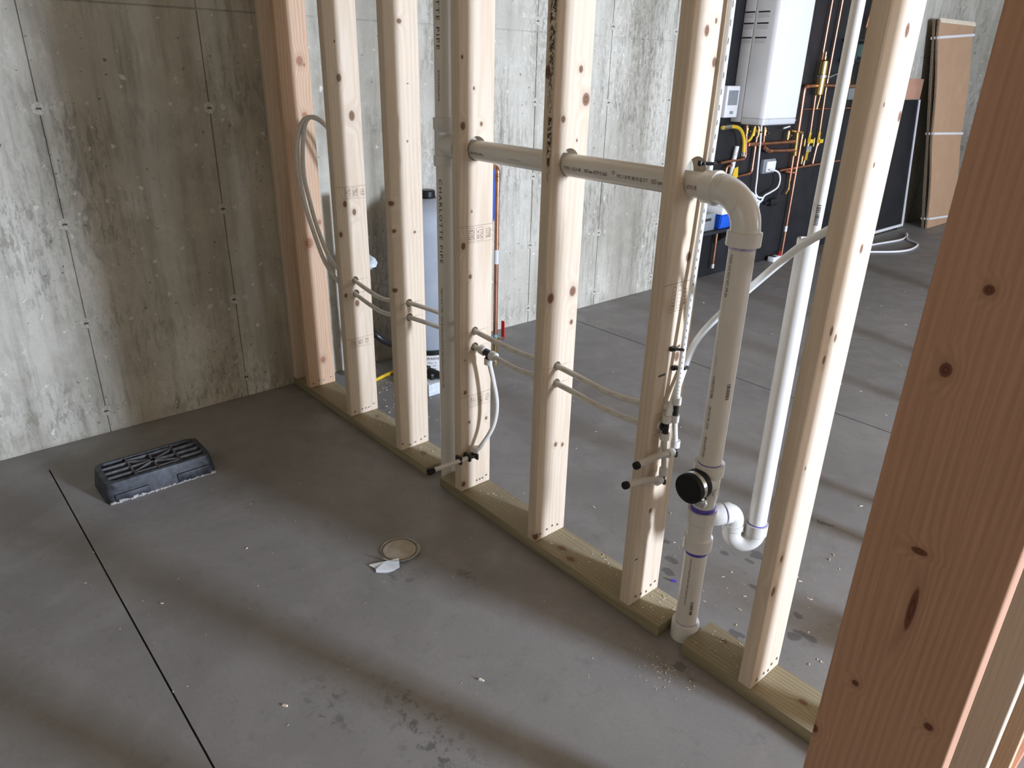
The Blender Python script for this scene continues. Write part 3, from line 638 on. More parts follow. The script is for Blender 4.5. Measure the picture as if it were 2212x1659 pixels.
def drop(t, tee, turn, end, up, r=.0074):
    """tee on the stud face: black body, sleeves, tube down to an elbow and out to a capped stub"""
    bm = nb(); cyl(bm, tee + Vector((0, 0, -.017)), tee + Vector((0, 0, .017)), .0085, 14); cyl(bm, tee, tee + Vector((-.02, 0, 0)), .0085, 14)
    lathe(bm, tee + Vector((-.004, -.002, 0)), (-1, 0, 0), [(0, .011), (.006, .011), (.006, .009)], 8)
    obj('tee_body', bm, M['blk'], t, 'black plastic tee', world=True)
    sleeve(t, tee + Vector((-.024, 0, 0)), (1, 0, 0)); sleeve(t, tee + Vector((0, 0, .026)), (0, 0, 1), .0125); sleeve(t, tee + Vector((0, 0, -.026)), (0, 0, 1), .0125)
    sleeve(t, turn + Vector((0, 0, .022)), (0, 0, 1), .0125); sleeve(t, turn + Vector((0, -.02, 0)), (0, 1, 0), .0125)
    bm = nb(); tube(bm, [tee + Vector((0, 0, -.02)), turn + Vector((0, 0, .018))], r, 14); obj('drop_tube', bm, M['pex'], t, world=True)
    bm = nb(); tube(bm, round_path([turn + Vector((0, 0, .016)), turn, turn + Vector((0, -.016, 0))], .01), .0072, 12); lathe(bm, turn + Vector((.002, .002, -.008)), (0, .5, -1), [(0, .007), (.012, .006)], 8); obj('elbow_body', bm, M['blk'], t, 'black plastic elbow', world=True)
    m1 = turn.lerp(end, .55) + Vector((0, 0, .004)); bm = nb(); tube(bm, smooth_path([turn + Vector((0, -.014, 0)), m1, end], 6), .0092, 14); obj('stub_tube', bm, M['pex'], t, world=True)
    d = (end - m1).normalized(); bm = nb(); lathe(bm, end - d * .004, d, [(0, .0108), (.010, .0108), (.0115, .0098), (.0118, .006)], 18); obj('stub_cap', bm, M['rubber'], t, 'black cap on the stub', world=True)
    if up:
        bm = nb(); tube(bm, up, r, 14); obj('riser_tube', bm, M['pex_clear'], t, 'milky tube rising from the tee', world=True, smooth=60)
        bm = nb(); dashes(bm, up, r, Vector((.75, -.65, .1)), 0, 1, .35, .0006); obj('tube_print', bm, M['ink'], t, None, None, world=True)
upa = smooth_path([t7a + Vector((0, 0, .018)), (2.258, .078, .80), (2.252, .090, .98), (2.248, .104, 1.2), (2.248, .112, 1.5), (2.248, .112, 1.9), (2.248, .112, HT)], 10)
drop(ha, t7a, Vector((2.266, .086, .556)), Vector((2.258, -.065, .560)), upa)
upb = smooth_path([t7b + Vector((0, 0, .018)), (2.250, .078, .72), (2.246, .116, .80), (2.262, .128, .868), (2.312, .128, .945), (2.388, .124, 1.035), (2.50, .098, 1.155), (2.575, .075, 1.215), (2.612, .064, 1.239)], 9)
drop(lb, t7b, Vector((2.258, .058, .475)), Vector((2.256, -.10, .512)), None, )
bm = nb(); tube(bm, upb, RX, 16); obj('riser_tube', bm, M['pex_clear'], lb, 'milky tube curving up to the right', world=True, smooth=60)
# branch of the lower line beside stud five
tv = Vector((1.474, .072, .603)); bm = nb()
cyl(bm, tv + Vector((-.02, 0, .002)), tv + Vector((.02, 0, -.002)), .0125, 14); cyl(bm, tv, tv + Vector((0, 0, -.022)), .0105, 14); obj('tee_body', bm, M['blk'], lb, 'black plastic tee', world=True)
sleeve(lb, tv + Vector((-.027, -.002, .003)), (1, 0, -.1), .0165, .022); sleeve(lb, tv + Vector((.027, 0, -.003)), (1, 0, -.1), .0165, .022); sleeve(lb, tv + Vector((0, 0, -.03)), (0, 0, 1), .0145, .022)
e5 = Vector((1.432, .045, .190)); sleeve(lb, e5 + Vector((.004, .003, .026)), (.1, .1, 1), .0125, .02)
bm = nb(); tube(bm, smooth_path([tv + Vector((0, 0, -.02)), (1.478, .092, .50), (1.484, .106, .40), (1.474, .098, .31), (1.45, .066, .235), e5 + Vector((.003, .002, .02))], 7), .0085, 14); obj('drop_tube', bm, M['pex'], lb, world=True, smooth=60)
bm = nb(); tube(bm, round_path([e5 + Vector((.002, .001, .018)), e5, e5 + Vector((0, -.022, 0))], .012), .009, 12)
obj('elbow_body', bm, M['blk'], lb, 'black plastic elbow', world=True)
for b_ in ((1.409, 1.445, .012, .022, .178, .204), (1.409, 1.443, .05, .058, .172, .196), (1.409, 1.440, -.026, -.016, .176, .206)):
    bm = nb(); box(bm, *b_, .002); obj('tube_clip', bm, M['blk'], lb, 'black clip', world=True)
bm = nb(); tube(bm, [e5 + Vector((0, -.012, 0)), (1.432, -.05, .192), (1.432, -.150, .194)], .0082, 14); obj('stub_tube', bm, M['pex'], lb, world=True)
bm = nb(); lathe(bm, (1.432, -.138, .194), (0, -1, .02), [(0, .0105), (.012, .0105), (.012, .0125), (.022, .0125), (.024, .010)], 18); obj('stub_cap', bm, M['rubber'], lb, 'black cap on the stub', world=True)
# black clips that hold the riser to the stud
for z, y, lbl in ((.853, .082, 'black tube clip on the elbow stud, above the tees'), (1.315, .108, 'black tube clip on the stud, just above the drain elbow'), (.795, .10, 'small black tube clip between the two risers')):
    bm = nb(); x = 2.2325
    tube(bm, [(x, y - .022, z), (x + .012, y - .018, z), (x + .027, y - .006, z), (x + .027, y + .006, z), (x + .012, y + .018, z)], .004, 8); box(bm, x, x + .010, y - .03, y - .014, z - .006, z + .006, .0015)
    lathe(bm, (x + .010, y - .022, z), (1, 0, 0), [(0, .004), (.006, .004)], 10)
    o = obj('tube_clip', bm, M['blk']); tag(o, lbl, 'clip', 'tube clips')
# ------------------------------------------------------------------ things on the near floor
lidt = thing('valve_box_lid', 'black ribbed plastic box lid set in the floor near the concrete wall', 'box', (.52, -.832, 0))
def taper(bm, x0, x1, y0, y1, z0, z1, ins, rad):
    """rounded box that narrows upward"""
    rings = []
    for z, i, r in ((z0, 0, rad), (z1 * .30, ins * .25, rad), (z1 * .82, ins * .72, rad), (z1 * .97, ins * .95, rad * .9), (z1, ins * 1.35, rad * .75)):
        ring = []
        for cx, cy, a0 in ((x1 - i - r, y1 - i - r, 0), (x0 + i + r, y1 - i - r, 90), (x0 + i + r, y0 + i + r, 180), (x1 - i - r, y0 + i + r, 270)):
            for k in range(6):
                a = math.radians(a0 + 18 * k); ring.append(bm.verts.new((cx + r * math.cos(a), cy + r * math.sin(a), z)))
        rings.append(ring)
    for a, b in zip(rings, rings[1:]):
        for i in range(len(a)): bm.faces.new((a[i], a[(i + 1) % len(a)], b[(i + 1) % len(a)], b[i]))
    return rings
bm = nb(); HL = .080; lx0, lx1, ly0, ly1 = -.105, .103, -.198, .205
rg = taper(bm, lx0, lx1, ly0, ly1, 0, HL, .012, .03)
top = rg[-1]; n = len(top); inner = []
cxm, cym = (lx0 + lx1) / 2, (ly0 + ly1) / 2
for zz, s in ((HL, .93), (HL - .013, .91)):
    inner.append([bm.verts.new((cxm + (v.co.x - cxm) * (s - .03), cym + (v.co.y - cym) * s, zz)) for v in top])
for a, b in ((top, inner[0]), (inner[0], inner[1])):
    for i in range(n): bm.faces.new((a[i], a[(i + 1) % n], b[(i + 1) % n], b[i]))
bm.faces.new(inner[1])
# moulded steps on the long side
box(bm, lx1 - .010, lx1 + .0035, ly0 + .03, ly0 + .15, .004, .034, .003); box(bm, lx1 - .010, lx1 + .0035, ly1 - .15, ly1 - .03, .004, .040, .003)
obj('body', bm, M['lid'], lidt, smooth=30)
ix0, ix1, iy0, iy1 = lx0 + .021, lx1 - .021, ly0 + .024, ly1 - .024; zr = HL - .001; nr = 0
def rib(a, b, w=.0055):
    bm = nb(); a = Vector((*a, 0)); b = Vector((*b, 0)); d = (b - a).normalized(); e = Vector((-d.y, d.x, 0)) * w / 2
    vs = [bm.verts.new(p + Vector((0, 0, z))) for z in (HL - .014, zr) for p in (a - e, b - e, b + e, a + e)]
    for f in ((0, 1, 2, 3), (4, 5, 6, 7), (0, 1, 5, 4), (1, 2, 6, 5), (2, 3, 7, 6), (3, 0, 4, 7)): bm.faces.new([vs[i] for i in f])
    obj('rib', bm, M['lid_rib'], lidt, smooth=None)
lxp = lambda t: ix0 + (ix1 - ix0) * t
lyp = lambda t: iy0 + (iy1 - iy0) * t
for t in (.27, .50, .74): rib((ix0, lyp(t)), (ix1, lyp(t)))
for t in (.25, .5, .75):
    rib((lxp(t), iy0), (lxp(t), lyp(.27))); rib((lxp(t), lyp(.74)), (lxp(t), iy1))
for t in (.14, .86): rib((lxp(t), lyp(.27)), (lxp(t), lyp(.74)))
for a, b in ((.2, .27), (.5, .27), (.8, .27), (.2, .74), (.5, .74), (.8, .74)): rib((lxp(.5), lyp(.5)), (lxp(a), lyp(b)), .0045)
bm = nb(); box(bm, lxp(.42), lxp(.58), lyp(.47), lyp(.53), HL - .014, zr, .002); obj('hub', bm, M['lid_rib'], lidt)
bm = nb(); rr = random.Random(4)
for i in range(40):
    y = ly0 + .01 + i * .0096; h = rr.uniform(.004, .011) * (1.3 if i < 12 else .8); box(bm, lx1 - .004, lx1 + rr.uniform(.004, .010), y, y + .0105, 0, h, .0015, 1)
obj('grout_edge', bm, M['grout'], lidt, 'pale grout along the lower edge')
# round floor cleanout with torn tape
ct = thing('floor_cleanout', 'round dusty capped pipe end in the floor, with a torn strip of tape', 'cap', (1.522, -.350, 0))
bm = nb(); lathe(bm, (0, 0, 0), (0, 0, 1), [(0, .056), (.003, .056), (.0045, .054), (.0045, .046), (.003, .0445)], 40); obj('disc', bm, M['cap'], ct)
bm = nb()
def arcstrip(a0, a1, r, w0, w1, z0, tilt, k=24):
    prev = None
    for i in range(k + 1):
        t = i / k; a = math.radians(a0 + (a1 - a0) * t); wd = w0 + (w1 - w0) * t
        p = Vector((r * math.cos(a), r * math.sin(a), z0)); o = Vector((math.cos(a) * tilt, math.sin(a) * tilt, math.sqrt(max(0, 1 - tilt * tilt)))) * wd
        c = (bm.verts.new(p), bm.verts.new(p + o))
        if prev: bm.faces.new((prev[0], c[0], c[1], prev[1]))
        prev = c
arcstrip(140, 205, .063, .003, .006, .0, .2); arcstrip(205, 262, .062, .005, .003, 0, .2)
arcstrip(-80, 80, .060, .030, .010, .001, .82); arcstrip(80, 140, .062, .010, .003, 0, .5)
tp_ = obj('tape_ring', bm, M['tape_dust'], ct, 'dusty loose edge of tape', 35)
so = tp_.modifiers.new('s', 'SOLIDIFY'); so.thickness = .0008
bm = nb(); fl = [(1.572, -.384, .012), (1.604, -.402, .004), (1.606, -.430, .003), (1.598, -.452, .002), (1.577, -.474, .002), (1.567, -.470, .006), (1.556, -.466, .002), (1.530, -.474, .003), (1.526, -.466, .002), (1.552, -.425, .008)]
bm.faces.new([bm.verts.new((x - 1.522, y + .350, z)) for x, y, z in fl])
tf = obj('tape_flap', bm, M['tape'], ct, 'pale torn tape lying on the floor', None); so = tf.modifiers.new('s', 'SOLIDIFY'); so.thickness = .0008
# wood chips and sawdust
def chips(name, n, place, size, m, seed):
    r = random.Random(seed); bm = nb()
    for _ in range(n):
        x, y, z = place(r); s = size * r.uniform(.4, 1.5); a = r.uniform(0, PI); l = s * r.uniform(1, 2.8); wdt = s * r.uniform(.5, 1); h = s * r.uniform(.15, .6)
        e = Vector((math.cos(a), math.sin(a), r.uniform(-.15, .15))) * l / 2; f = Vector((-math.sin(a), math.cos(a), 0)) * wdt / 2; o = Vector((x, y, z))
        vs = [bm.verts.new(o + p + Vector((0, 0, q))) for q in (0, h) for p in (-e - f, e - f * .6, e + f, -e + f * .7)]
        for k in ((0, 1, 2, 3), (4, 5, 6, 7), (0, 1, 5, 4), (1, 2, 6, 5), (2, 3, 7, 6), (3, 0, 4, 7)): bm.faces.new([vs[i] for i in k])
    o = obj(name, bm, m, smooth=None); o['kind'] = 'stuff'; return o
def p_plate(r):
    x = r.choice((2.05, 1.95, 2.27, 2.3, 2.5, 1.5, .45, .7, 1.1, 2.3)) + r.gauss(0, .05); x = min(max(x, .22), 2.98)
    if 1.17 < x < 1.28: x = 1.4
    if 2.33 < x < 2.44: x = 2.28
    return x, r.uniform(.03, .135), T + .0004
o = chips('sawdust', 150, p_plate, .0022, M['chip'], 1); tag(o, 'fine wood shavings lying on the bottom plates', 'sawdust')
def p_far(r):
    k = r.random()
    if k < .4: return r.uniform(.15, .8), r.uniform(.16, .6), .0004
    if k < .7: return r.uniform(1.9, 3.0), r.uniform(.16, .8), .0004
    return r.uniform(.2, 2.8), r.uniform(.16, 5.5), .0004
o = chips('wood_chips', 520, p_far, .0034, M['chip'], 2); tag(o, 'scattered pale wood chips on the floor beyond the studs', 'wood chips')
def p_near(r):
    if r.random() < .45: return 2.44 + r.gauss(0, .06), -.06 - abs(r.gauss(0, .05)), .0004
    return r.uniform(.7, 2.9), r.uniform(-1.25, -.06) , .0004
o = chips('crumbs', 170, p_near, .0019, M['chip'], 3); tag(o, 'tiny pale crumbs scattered on the near floor', 'crumbs')
for i, (p, lbl) in enumerate(zip([(1.292, -1.048, 0.000), (1.887, -0.933, 0.000), (2.221, 0.243, 0.000), (1.188, -0.742, 0.000), (2.144, -0.494, 0.000)],
        ('small pale chip left of the round cleanout', 'pale bit of debris on the floor left of the bottom centre', 'bluish plastic shaving on the floor behind the elbow stud', 'tiny chip on the floor left of the cleanout tape', 'pale splinter on the near floor below the cleanout'))):
    r = random.Random(i + 20); bm = nb(); s = (.005, .008, .011, .004, .008)[i]
    pts = [(-s, -s * .25, 0), (s * .8, -s * .3, 0), (s, s * .2, 0), (-s * .6, s * .35, 0)]
    lo_ = [bm.verts.new(q) for q in pts]; hi_ = [bm.verts.new((q[0] * .9, q[1] * .9, s * r.uniform(.3, .7))) for q in pts]
    bm.faces.new(lo_); bm.faces.new(hi_)
    for a in range(4): bm.faces.new((lo_[a], lo_[(a + 1) % 4], hi_[(a + 1) % 4], hi_[a]))
    o = obj('debris_chip', bm, M['primer'] if i == 2 else M['chip'], smooth=None, loc=(p[0], p[1], .0004)); o.rotation_euler.z = r.uniform(0, 3); tag(o, lbl, 'chip', 'loose chips')

# ------------------------------------------------------------------ tanks beyond the left studs
tk = thing('water_treatment_tank', 'tall grey tank with a black cap standing behind the left studs', 'tank', (.30, .645, 0))
bm = nb(); lathe(bm, (0, 0, .165), (0, 0, 1), [(0, .125), (.02, .138), (.66, .138), (.70, .128), (.735, .10), (.755, .05), (.757, .04)], 36); obj('body', bm, M['tank'], tk)
bm = nb(); lathe(bm, (0, 0, .915), (0, 0, 1), [(0, .042), (.012, .044), (.014, .040), (.038, .040), (.044, .034)], 24); obj('cap', bm, M['blk'], tk, 'black cap')
bm = nb(); lathe(bm, (0, 0, .148), (0, 0, 1), [(0, .141), (.02, .141), (.022, .132)], 36); obj('base_ring', bm, M['blk'], tk, 'black ring')
bm = nb(); lathe(bm, (0, 0, 0), (0, 0, 1), [(0, .128), (.148, .128)], 36); obj('base', bm, M['blk'], tk, 'dark lower drum')
bm = nb(); cn = Vector((.82, -.57, 0)); ce = Vector((.57, .82, 0))
for k in range(10):
    a0 = -.5 + k * .12; a1 = a0 + .12; p = [(cn * math.cos(a) + ce * math.sin(a)) * .1292 for a in (a0, a1)]
    quad(bm, (p[0].x, p[0].y, .012), (p[1].x, p[1].y, .012), (p[1].x, p[1].y, .142), (p[0].x, p[0].y, .142))
lb_ = obj('label', bm, M['white'], tk, 'white warning label', smooth=60)
bm = nb(); wrap_text(bm, 'WARNING', .020, (0, 0, .118), (ce.x, ce.y, 0), (cn.x, cn.y, 0), 10, 1.0)
bm.free(); bm = nb(); vs, fs = text_verts('WARNING', .020); vv = []
for x, y in vs:
    a = (x - .022) / .13; q = (cn * math.cos(a) + ce * math.sin(a)) * .1298; vv.append(bm.verts.new((q.x, q.y, .118 + y)))
for f in fs: bm.faces.new([vv[i] for i in f])
for k in range(5):
    a = -.12; z = .10 - k * .016
    for j in range(5):
        if (k + j) % 4 != 3:
            p = [(cn * math.cos(b) + ce * math.sin(b)) * .1298 for b in (a + j * .07, a + j * .07 + .055)]
            quad(bm, (p[0].x, p[0].y, z), (p[1].x, p[1].y, z), (p[1].x, p[1].y, z + .003), (p[0].x, p[0].y, z + .003))
obj('label_print', bm, M['ink'], lb_, None, None)
ho = thing('drain_hose', 'black hose in shadow between two pale studs, plastic bag on its riser', 'hose', (.36, .2, 0))
bm = nb(); tube(bm, smooth_path([(.20, .295, .0), (.20, .295, .5), (.20, .295, .95)], 3), .022, 14); obj('riser', bm, M['blk'], ho, world=True)
bm = nb(); tube(bm, smooth_path([(.205, .295, .36), (.25, .31, .315), (.30, .33, .27), (.29, .40, .215), (.22, .52, .15), (.2, .53, .03)], 6), .017, 14); obj('hose', bm, M['blk'], ho, world=True, smooth=60)
bm = nb(); r = random.Random(5); bg = bmesh.ops.create_icosphere(bm, subdivisions=2, radius=.038)
for v in bg['verts']: v.co = Vector((v.co.x * 1.0, v.co.y * 1.0, v.co.z * 1.05)) * r.uniform(.72, 1.15) + Vector((.232, .340, .63))
obj('plastic_bag', bm, M['bag'], ho, 'crumpled clear bag', None, world=True)
bm = nb(); box(bm, .475, .565, .445, .575, 0, .065, .006); fb = obj('foam_block', bm, M['foam'], smooth=30); tag(fb, 'pale grey foam block on the floor left of the vent pipe', 'block')
pf = thing('pump_fitting', 'black ribbed hose fitting lying on the pale foam block', 'fitting', (.5, .5, .065))
bm = nb(); lathe(bm, (.43, .50, .100), (.85, .25, -.12), [(0, .018), (.01, .024), (.014, .018), (.024, .024), (.028, .018), (.038, .024), (.042, .018), (.06, .021), (.10, .021), (.13, .014)], 18); obj('body', bm, M['blk'], pf, world=True)
bm = nb(); box(bm, .485, .525, .49, .53, .065, .095, .004); obj('bracket', bm, M['blk'], pf, world=True)
bm = nb(); tube(bm, smooth_path([(.26, .30, .012), (.235, .345, .010), (.215, .41, .010), (.198, .475, .010), (.2, .52, .010)], 5), .009, 12); o = obj('yellow_tube', bm, M['yellow'], smooth=60); tag(o, 'yellow tube lying on the floor between two pale studs', 'tube')
# blue filter tank and its copper feed
bt = thing('blue_tank', 'small bright blue tank partly hidden by the stud, beside the single copper pipe', 'tank', (.2, 1.045, .74))
bm = nb(); lathe(bm, (0, 0, 0), (0, 0, 1), [(0, .06), (.01, .085), (.03, .1), (.25, .1), (.285, .085), (.30, .05), (.305, .03)], 32); obj('body', bm, M['blue_tank'], bt)
bm = nb(); box(bm, -.21, -.07, -.03, .03, .10, .14, .004); obj('wall_bracket', bm, M['iron'], bt)
cp_ = thing('copper_feed_pipe', 'single copper pipe with top elbow, white tag and red valve handle', 'pipe', (.405, 1.005, 0))
bm = nb(); tube(bm, round_path([(.405, 1.005, .13), (.405, 1.005, 1.052), (.26, 1.03, 1.052)], .03, 8), .0122, 16)
for z in (.985, .995, 1.01): lathe(bm, (.405, 1.005, z), (0, 0, 1), [(0, .0122), (.002, .0146), (.012, .0146), (.014, .0122)], 16)
obj('pipe', bm, M['copper'], cp_, world=True)
bm = nb(); lathe(bm, (.405, 1.005, .56), (0, 0, 1), [(0, .0124), (0, .0128), (.075, .0128), (.075, .0124)], 16); obj('tag', bm, M['white'], cp_, 'white printed tag', world=True)
bm = nb(); lathe(bm, (.405, 1.005, .0), (0, 0, 1), [(0, .02), (.03, .02), (.032, .013), (.12, .013), (.135, .016), (.15, .016), (.152, .011)], 16); vb = obj('valve_body', bm, M['brass'], cp_, 'brass valve', world=True)
bm = nb(); lathe(bm, (.405, 1.005, .152), (0, 0, 1), [(0, .0125), (.012, .0125)], 16); obj('blue_ring', bm, plain('light_blue_tape', (.15, .5, .75), .4), cp_, 'light blue band', world=True)
bm = nb(); lathe(bm, (.412, 1.012, .145), (.7, .6, 0), [(0, .008), (.03, .008), (.03, .013), (.038, .013)], 12); obj('valve_stem', bm, M['steel'], vb, world=True)
bm = nb(); box(bm, .424, .450, 1.030, 1.037, .14, .245, .003); obj('handle', bm, M['red'], vb, 'red handle', world=True)
# ------------------------------------------------------------------ boiler wall
bm = nb(); box(bm, .002, .018, 3.30, 5.95, .0, 2.44, .002, 1)
o = obj('backing_board', bm, M['black_board']); tag(o, 'black painted board on the concrete wall behind the boiler and copper pipes', 'board')
bo = thing('boiler', 'white wall hung boiler on the black board', 'boiler', (.03, 3.6, 1.18))
BX0, BX1, BY0, BY1, BZ0, BZ1 = .0185, .30, 3.60, 4.08, 1.18, 2.12
bm = nb(); box(bm, BX0, .115, BY0, BY1, BZ0, BZ1, .010, 3); obj('rear_casing', bm, M['boiler'], bo, world=True)
def cover(x0, x1, y0, y1, z0, z1, r, taper=.012):
    bm = nb(); pts = [(x0, y1), (x0, y0)] + [(x1 - r + r * math.cos(a), y0 + r + r * math.sin(a)) for a in [-PI / 2 + PI / 2 * i / 8 for i in range(9)]] + [(x1 - r + r * math.cos(a), y1 - r + r * math.sin(a)) for a in [PI / 2 * i / 8 for i in range(9)]]
    rings = []; cy = (y0 + y1) / 2
    for z, s in ((z0, taper), (z0 + taper * .4, taper * .3), (z0 + taper, 0), (z1, 0)):
        rings.append([bm.verts.new((min(x, x1 - s), max(min(y, y1 - s), y0 + s), z)) for x, y in pts])
    for a, b in zip(rings, rings[1:]):
        for i in range(len(a)): bm.faces.new((a[i], a[(i + 1) % len(a)], b[(i + 1) % len(a)], b[i]))
    bm.faces.new(rings[0]); bm.faces.new(rings[-1]); return bm
bm = cover(.1175, BX1, BY0 - .001, BY1 + .001, BZ0 + .035, BZ1, .045, .003); obj('front_cover', bm, M['boiler'], bo, world=True)
bm = cover(.1175, BX1, BY0 - .001, BY1 + .001, BZ0 - .012, BZ0 + .0335, .045, .014); bb = obj('lower_trim', bm, M['boiler_base'], bo, 'grey lower trim', world=True)
bm = nb(); tube(bm, [(BX1 - .001, BY0 + .06, BZ0 + .022), (BX1 - .001, BY0 + .09, BZ0 + .034), (BX1 - .001, BY1 - .06, BZ0 + .034), (BX1 - .001, BY1 - .03, BZ0 + .022)], .0025, 6); box(bm, BX1 - .003, BX1 + .001, BY1 - .035, BY1 - .022, BZ0 + .012, BZ0 + .022); obj('trim_line', bm, M['label'], bb, world=True)
blk = nb(); gry = nb(); r = random.Random(8); yl = BY0 - .0016
for z in (1.905, 1.833, 1.742):
    for x0, x1 in ((.028, .108), (.135, .225)):
        quad(blk, (x0, yl, z), (x1, yl, z), (x1, yl, z + .010), (x0, yl, z + .010))
        for k in range(3):
            x = x0
            while x < x1 - .006:
                l = r.uniform(.003, .010); quad(gry, (x, yl, z - .012 - k * .009), (min(x + l, x1), yl, z - .012 - k * .009), (min(x + l, x1), yl, z - .0085 - k * .009), (x, yl, z - .0085 - k * .009)); x += l + .003
obj('label_bars', blk, M['ink'], bo, 'black bars of the printed labels', None, world=True); obj('label_print', gry, M['label'], bo, 'grey print of the labels', None, world=True)
bm = nb(); box(bm, .0185, .10, 3.40, 3.56, 1.215, 1.43, .008, 3); cb = obj('control_box', bm, M['white'], smooth=30); tag(cb, 'small white control box just left of the boiler', 'box')
bm = nb(); box(bm, .1002, .1010, 3.42, 3.54, 1.30, 1.40); box(bm, .100, .104, 3.46, 3.50, 1.24, 1.26, .001); obj('control_panel', bm, M['grey_box'], cb, None)
# copper piping, soldered together
bp_ = thing('boiler_piping', 'copper boiler piping with brass valves, air separator and pump on the black board', 'piping', (.02, 4.6, 0))
def bpart(name, bm, m, label=None, parent=bp_): return obj(name, bm, m, parent, label, world=True)
def run(pts, r, m='copper', name='copper_pipe', rad=.035, fit=True, parent=bp_):
    bm = nb(); tube(bm, round_path(pts, rad, 5), r, 12)
    P = [Vector(p) for p in pts]
    if fit:
        for i in range(1, len(P) - 1):
            for q in (P[i - 1], P[i + 1]):
                d = (q - P[i]); 
                if d.length > .09: d.normalize(); lathe(bm, P[i] + d * .028, d, [(0, r), (.002, r * 1.22), (.016, r * 1.22), (.018, r)], 12)
    return bpart(name, bm, M[m])
def clamp(p, parent=bp_):
    bm = nb(); p = Vector(p); box(bm, .018, p.x, p.y - .006, p.y + .006, p.z - .005, p.z + .005); lathe(bm, p - Vector((0, .007, 0)), (0, 1, 0), [(0, .02), (.014, .02)], 12); bpart('pipe_clamp', bm, M['copper'])
def valve(p, d=(0, 0, 1), r=.016, handle=None, hm='yellow'):
    bm = nb(); p = Vector(p); lathe(bm, p - Vector(d) * .035, d, [(0, r * .8), (.012, r * .8), (.014, r * 1.1), (.03, r * 1.15), (.04, r * 1.15), (.056, r * 1.1), (.058, r * .8), (.07, r * .8)], 12); lathe(bm, p, (1, 0, 0), [(0, r * .5), (.035, r * .5)], 8)
    v = bpart('brass_valve', bm, M['brass'])
    if handle:
        bm = nb(); h = p + Vector((.035, 0, 0)); 
        if handle == 'up': tube(bm, [h + Vector((0, -.012, 0)), h + Vector((.004, -.012, .085)), h + Vector((.004, .010, .085)), h + Vector((0, .010, .0))], .0045, 8)
        else: box(bm, h.x - .004, h.x + .004, h.y - .045, h.y + .012, h.z - .012, h.z + .02, .003)
        obj('handle', bm, M[hm], v, hm + ' handle', world=True)
    return v
PR = .0105
run([(0.060, 4.643, 1.057), (0.060, 4.644, -0.032)], .0125); run([(0.075, 4.818, 1.439), (0.075, 4.518, 1.428), (0.075, 4.538, 1.083)], .0155)
run([(0.050, 4.767, 2.066), (0.050, 4.764, 1.403), (0.050, 4.795, 1.013), (0.050, 4.772, 0.796)], PR, fit=False, rad=.001); run([(0.050, 4.933, 2.077), (0.050, 4.926, 1.392), (0.050, 4.957, 1.007), (0.050, 4.930, 0.802)], PR, fit=False, rad=.001)
run([(0.050, 4.376, 0.776), (0.050, 5.419, 0.798)], .0125); run([(0.050, 4.484, 0.761), (0.050, 4.652, 0.738)], .012)
run([(0.075, 4.818, 1.439), (0.075, 5.530, 1.431)], .0155); run([(0.035, 4.633, 1.252), (0.035, 5.500, 1.251)], .006); run([(0.075, 4.810, 1.400), (0.075, 4.782, 1.252)], .007, 'brass')
run([(0.060, 3.775, 1.154), (0.060, 3.824, 0.904), (0.060, 3.489, 0.892)], .011); run([(0.050, 3.956, 1.141), (0.050, 3.959, 0.785), (0.050, 3.615, 0.763)], .011); run([(0.060, 4.036, 1.133), (0.060, 4.055, 0.979)], .011)
run([(0.070, 3.824, 1.011), (0.070, 3.976, 1.008), (0.070, 4.515, 1.003)], .0150, fit=False, rad=.001); run([(0.070, 4.036, 0.988), (0.070, 4.130, 0.948), (0.070, 4.540, 0.932)], .0150)
run([(0.070, 4.535, 1.076), (0.070, 4.555, 0.891)], .018, 'brass', 'brass_manifold'); run([(0.060, 4.555, 0.897), (0.060, 4.562, 0.680)], .0125)
run([(0.060, 4.558, 0.692), (0.060, 4.569, 0.614), (0.060, 4.530, 0.571)], .010, 'brass', 'drain_tail', .01); run([(0.060, 3.643, 0.866), (0.060, 3.582, 0.863), (0.060, 3.571, 0.757), (0.060, 3.574, 0.083)], .011, rad=.03)
bm = nb(); q = [(0.060, 3.575, 0.106), (0.060, 3.574, 0.072)]; cyl(bm, q[0], q[1], .0125, 12); bpart('end_cap', bm, M['white'], 'white end cap')
run([(0.060, 4.444, 1.089), (0.060, 4.639, 1.068)], .013, 'brass', 'brass_cross'); run([(0.050, 5.266, 2.099), (0.050, 5.286, 1.878)], PR)
run([(0.050, 5.279, 1.891), (0.050, 5.285, 1.806)], .013, 'brass', 'pump_union'); run([(0.050, 5.299, 1.626), (0.050, 5.327, 1.448)], .011, 'brass', 'pump_union'); run([(0.050, 5.472, 1.630), (0.050, 5.494, 1.449)], .011, 'brass', 'pump_union')
run([(0.050, 5.476, 2.114), (0.050, 5.432, 1.899)], .009); run([(0.050, 5.467, 2.007), (0.050, 5.469, 1.784)], .012, 'brass', 'pump_union'); run([(0.050, 5.490, 1.361), (0.050, 5.481, 1.225)], .012, 'brass', 'pump_union'); run([(0.050, 5.284, 1.112), (0.050, 5.300, 0.993)], .010)
for p in [(0.060, 3.787, 1.110), (0.060, 3.953, 1.098), (0.060, 4.050, 1.088), (0.060, 3.891, 1.107)]: valve(p, r=.013)
valve([(0.070, 4.393, 1.059)][0], r=.016); bm = nb(); q = [(0.080, 4.291, 1.116), (0.080, 4.381, 1.128)]; tube(bm, q, .006, 8); bpart('valve_lever', bm, M['white'], 'white lever')
for p in [(0.050, 4.794, 0.994), (0.050, 4.965, 0.987)]: valve(p, r=.015, handle='flat')
for p in [(0.050, 4.726, 0.986), (0.050, 4.886, 0.983)]: valve(p, r=.008, handle='up')
valve([(0.060, 4.711, 0.847)][0], r=.010, handle='up')
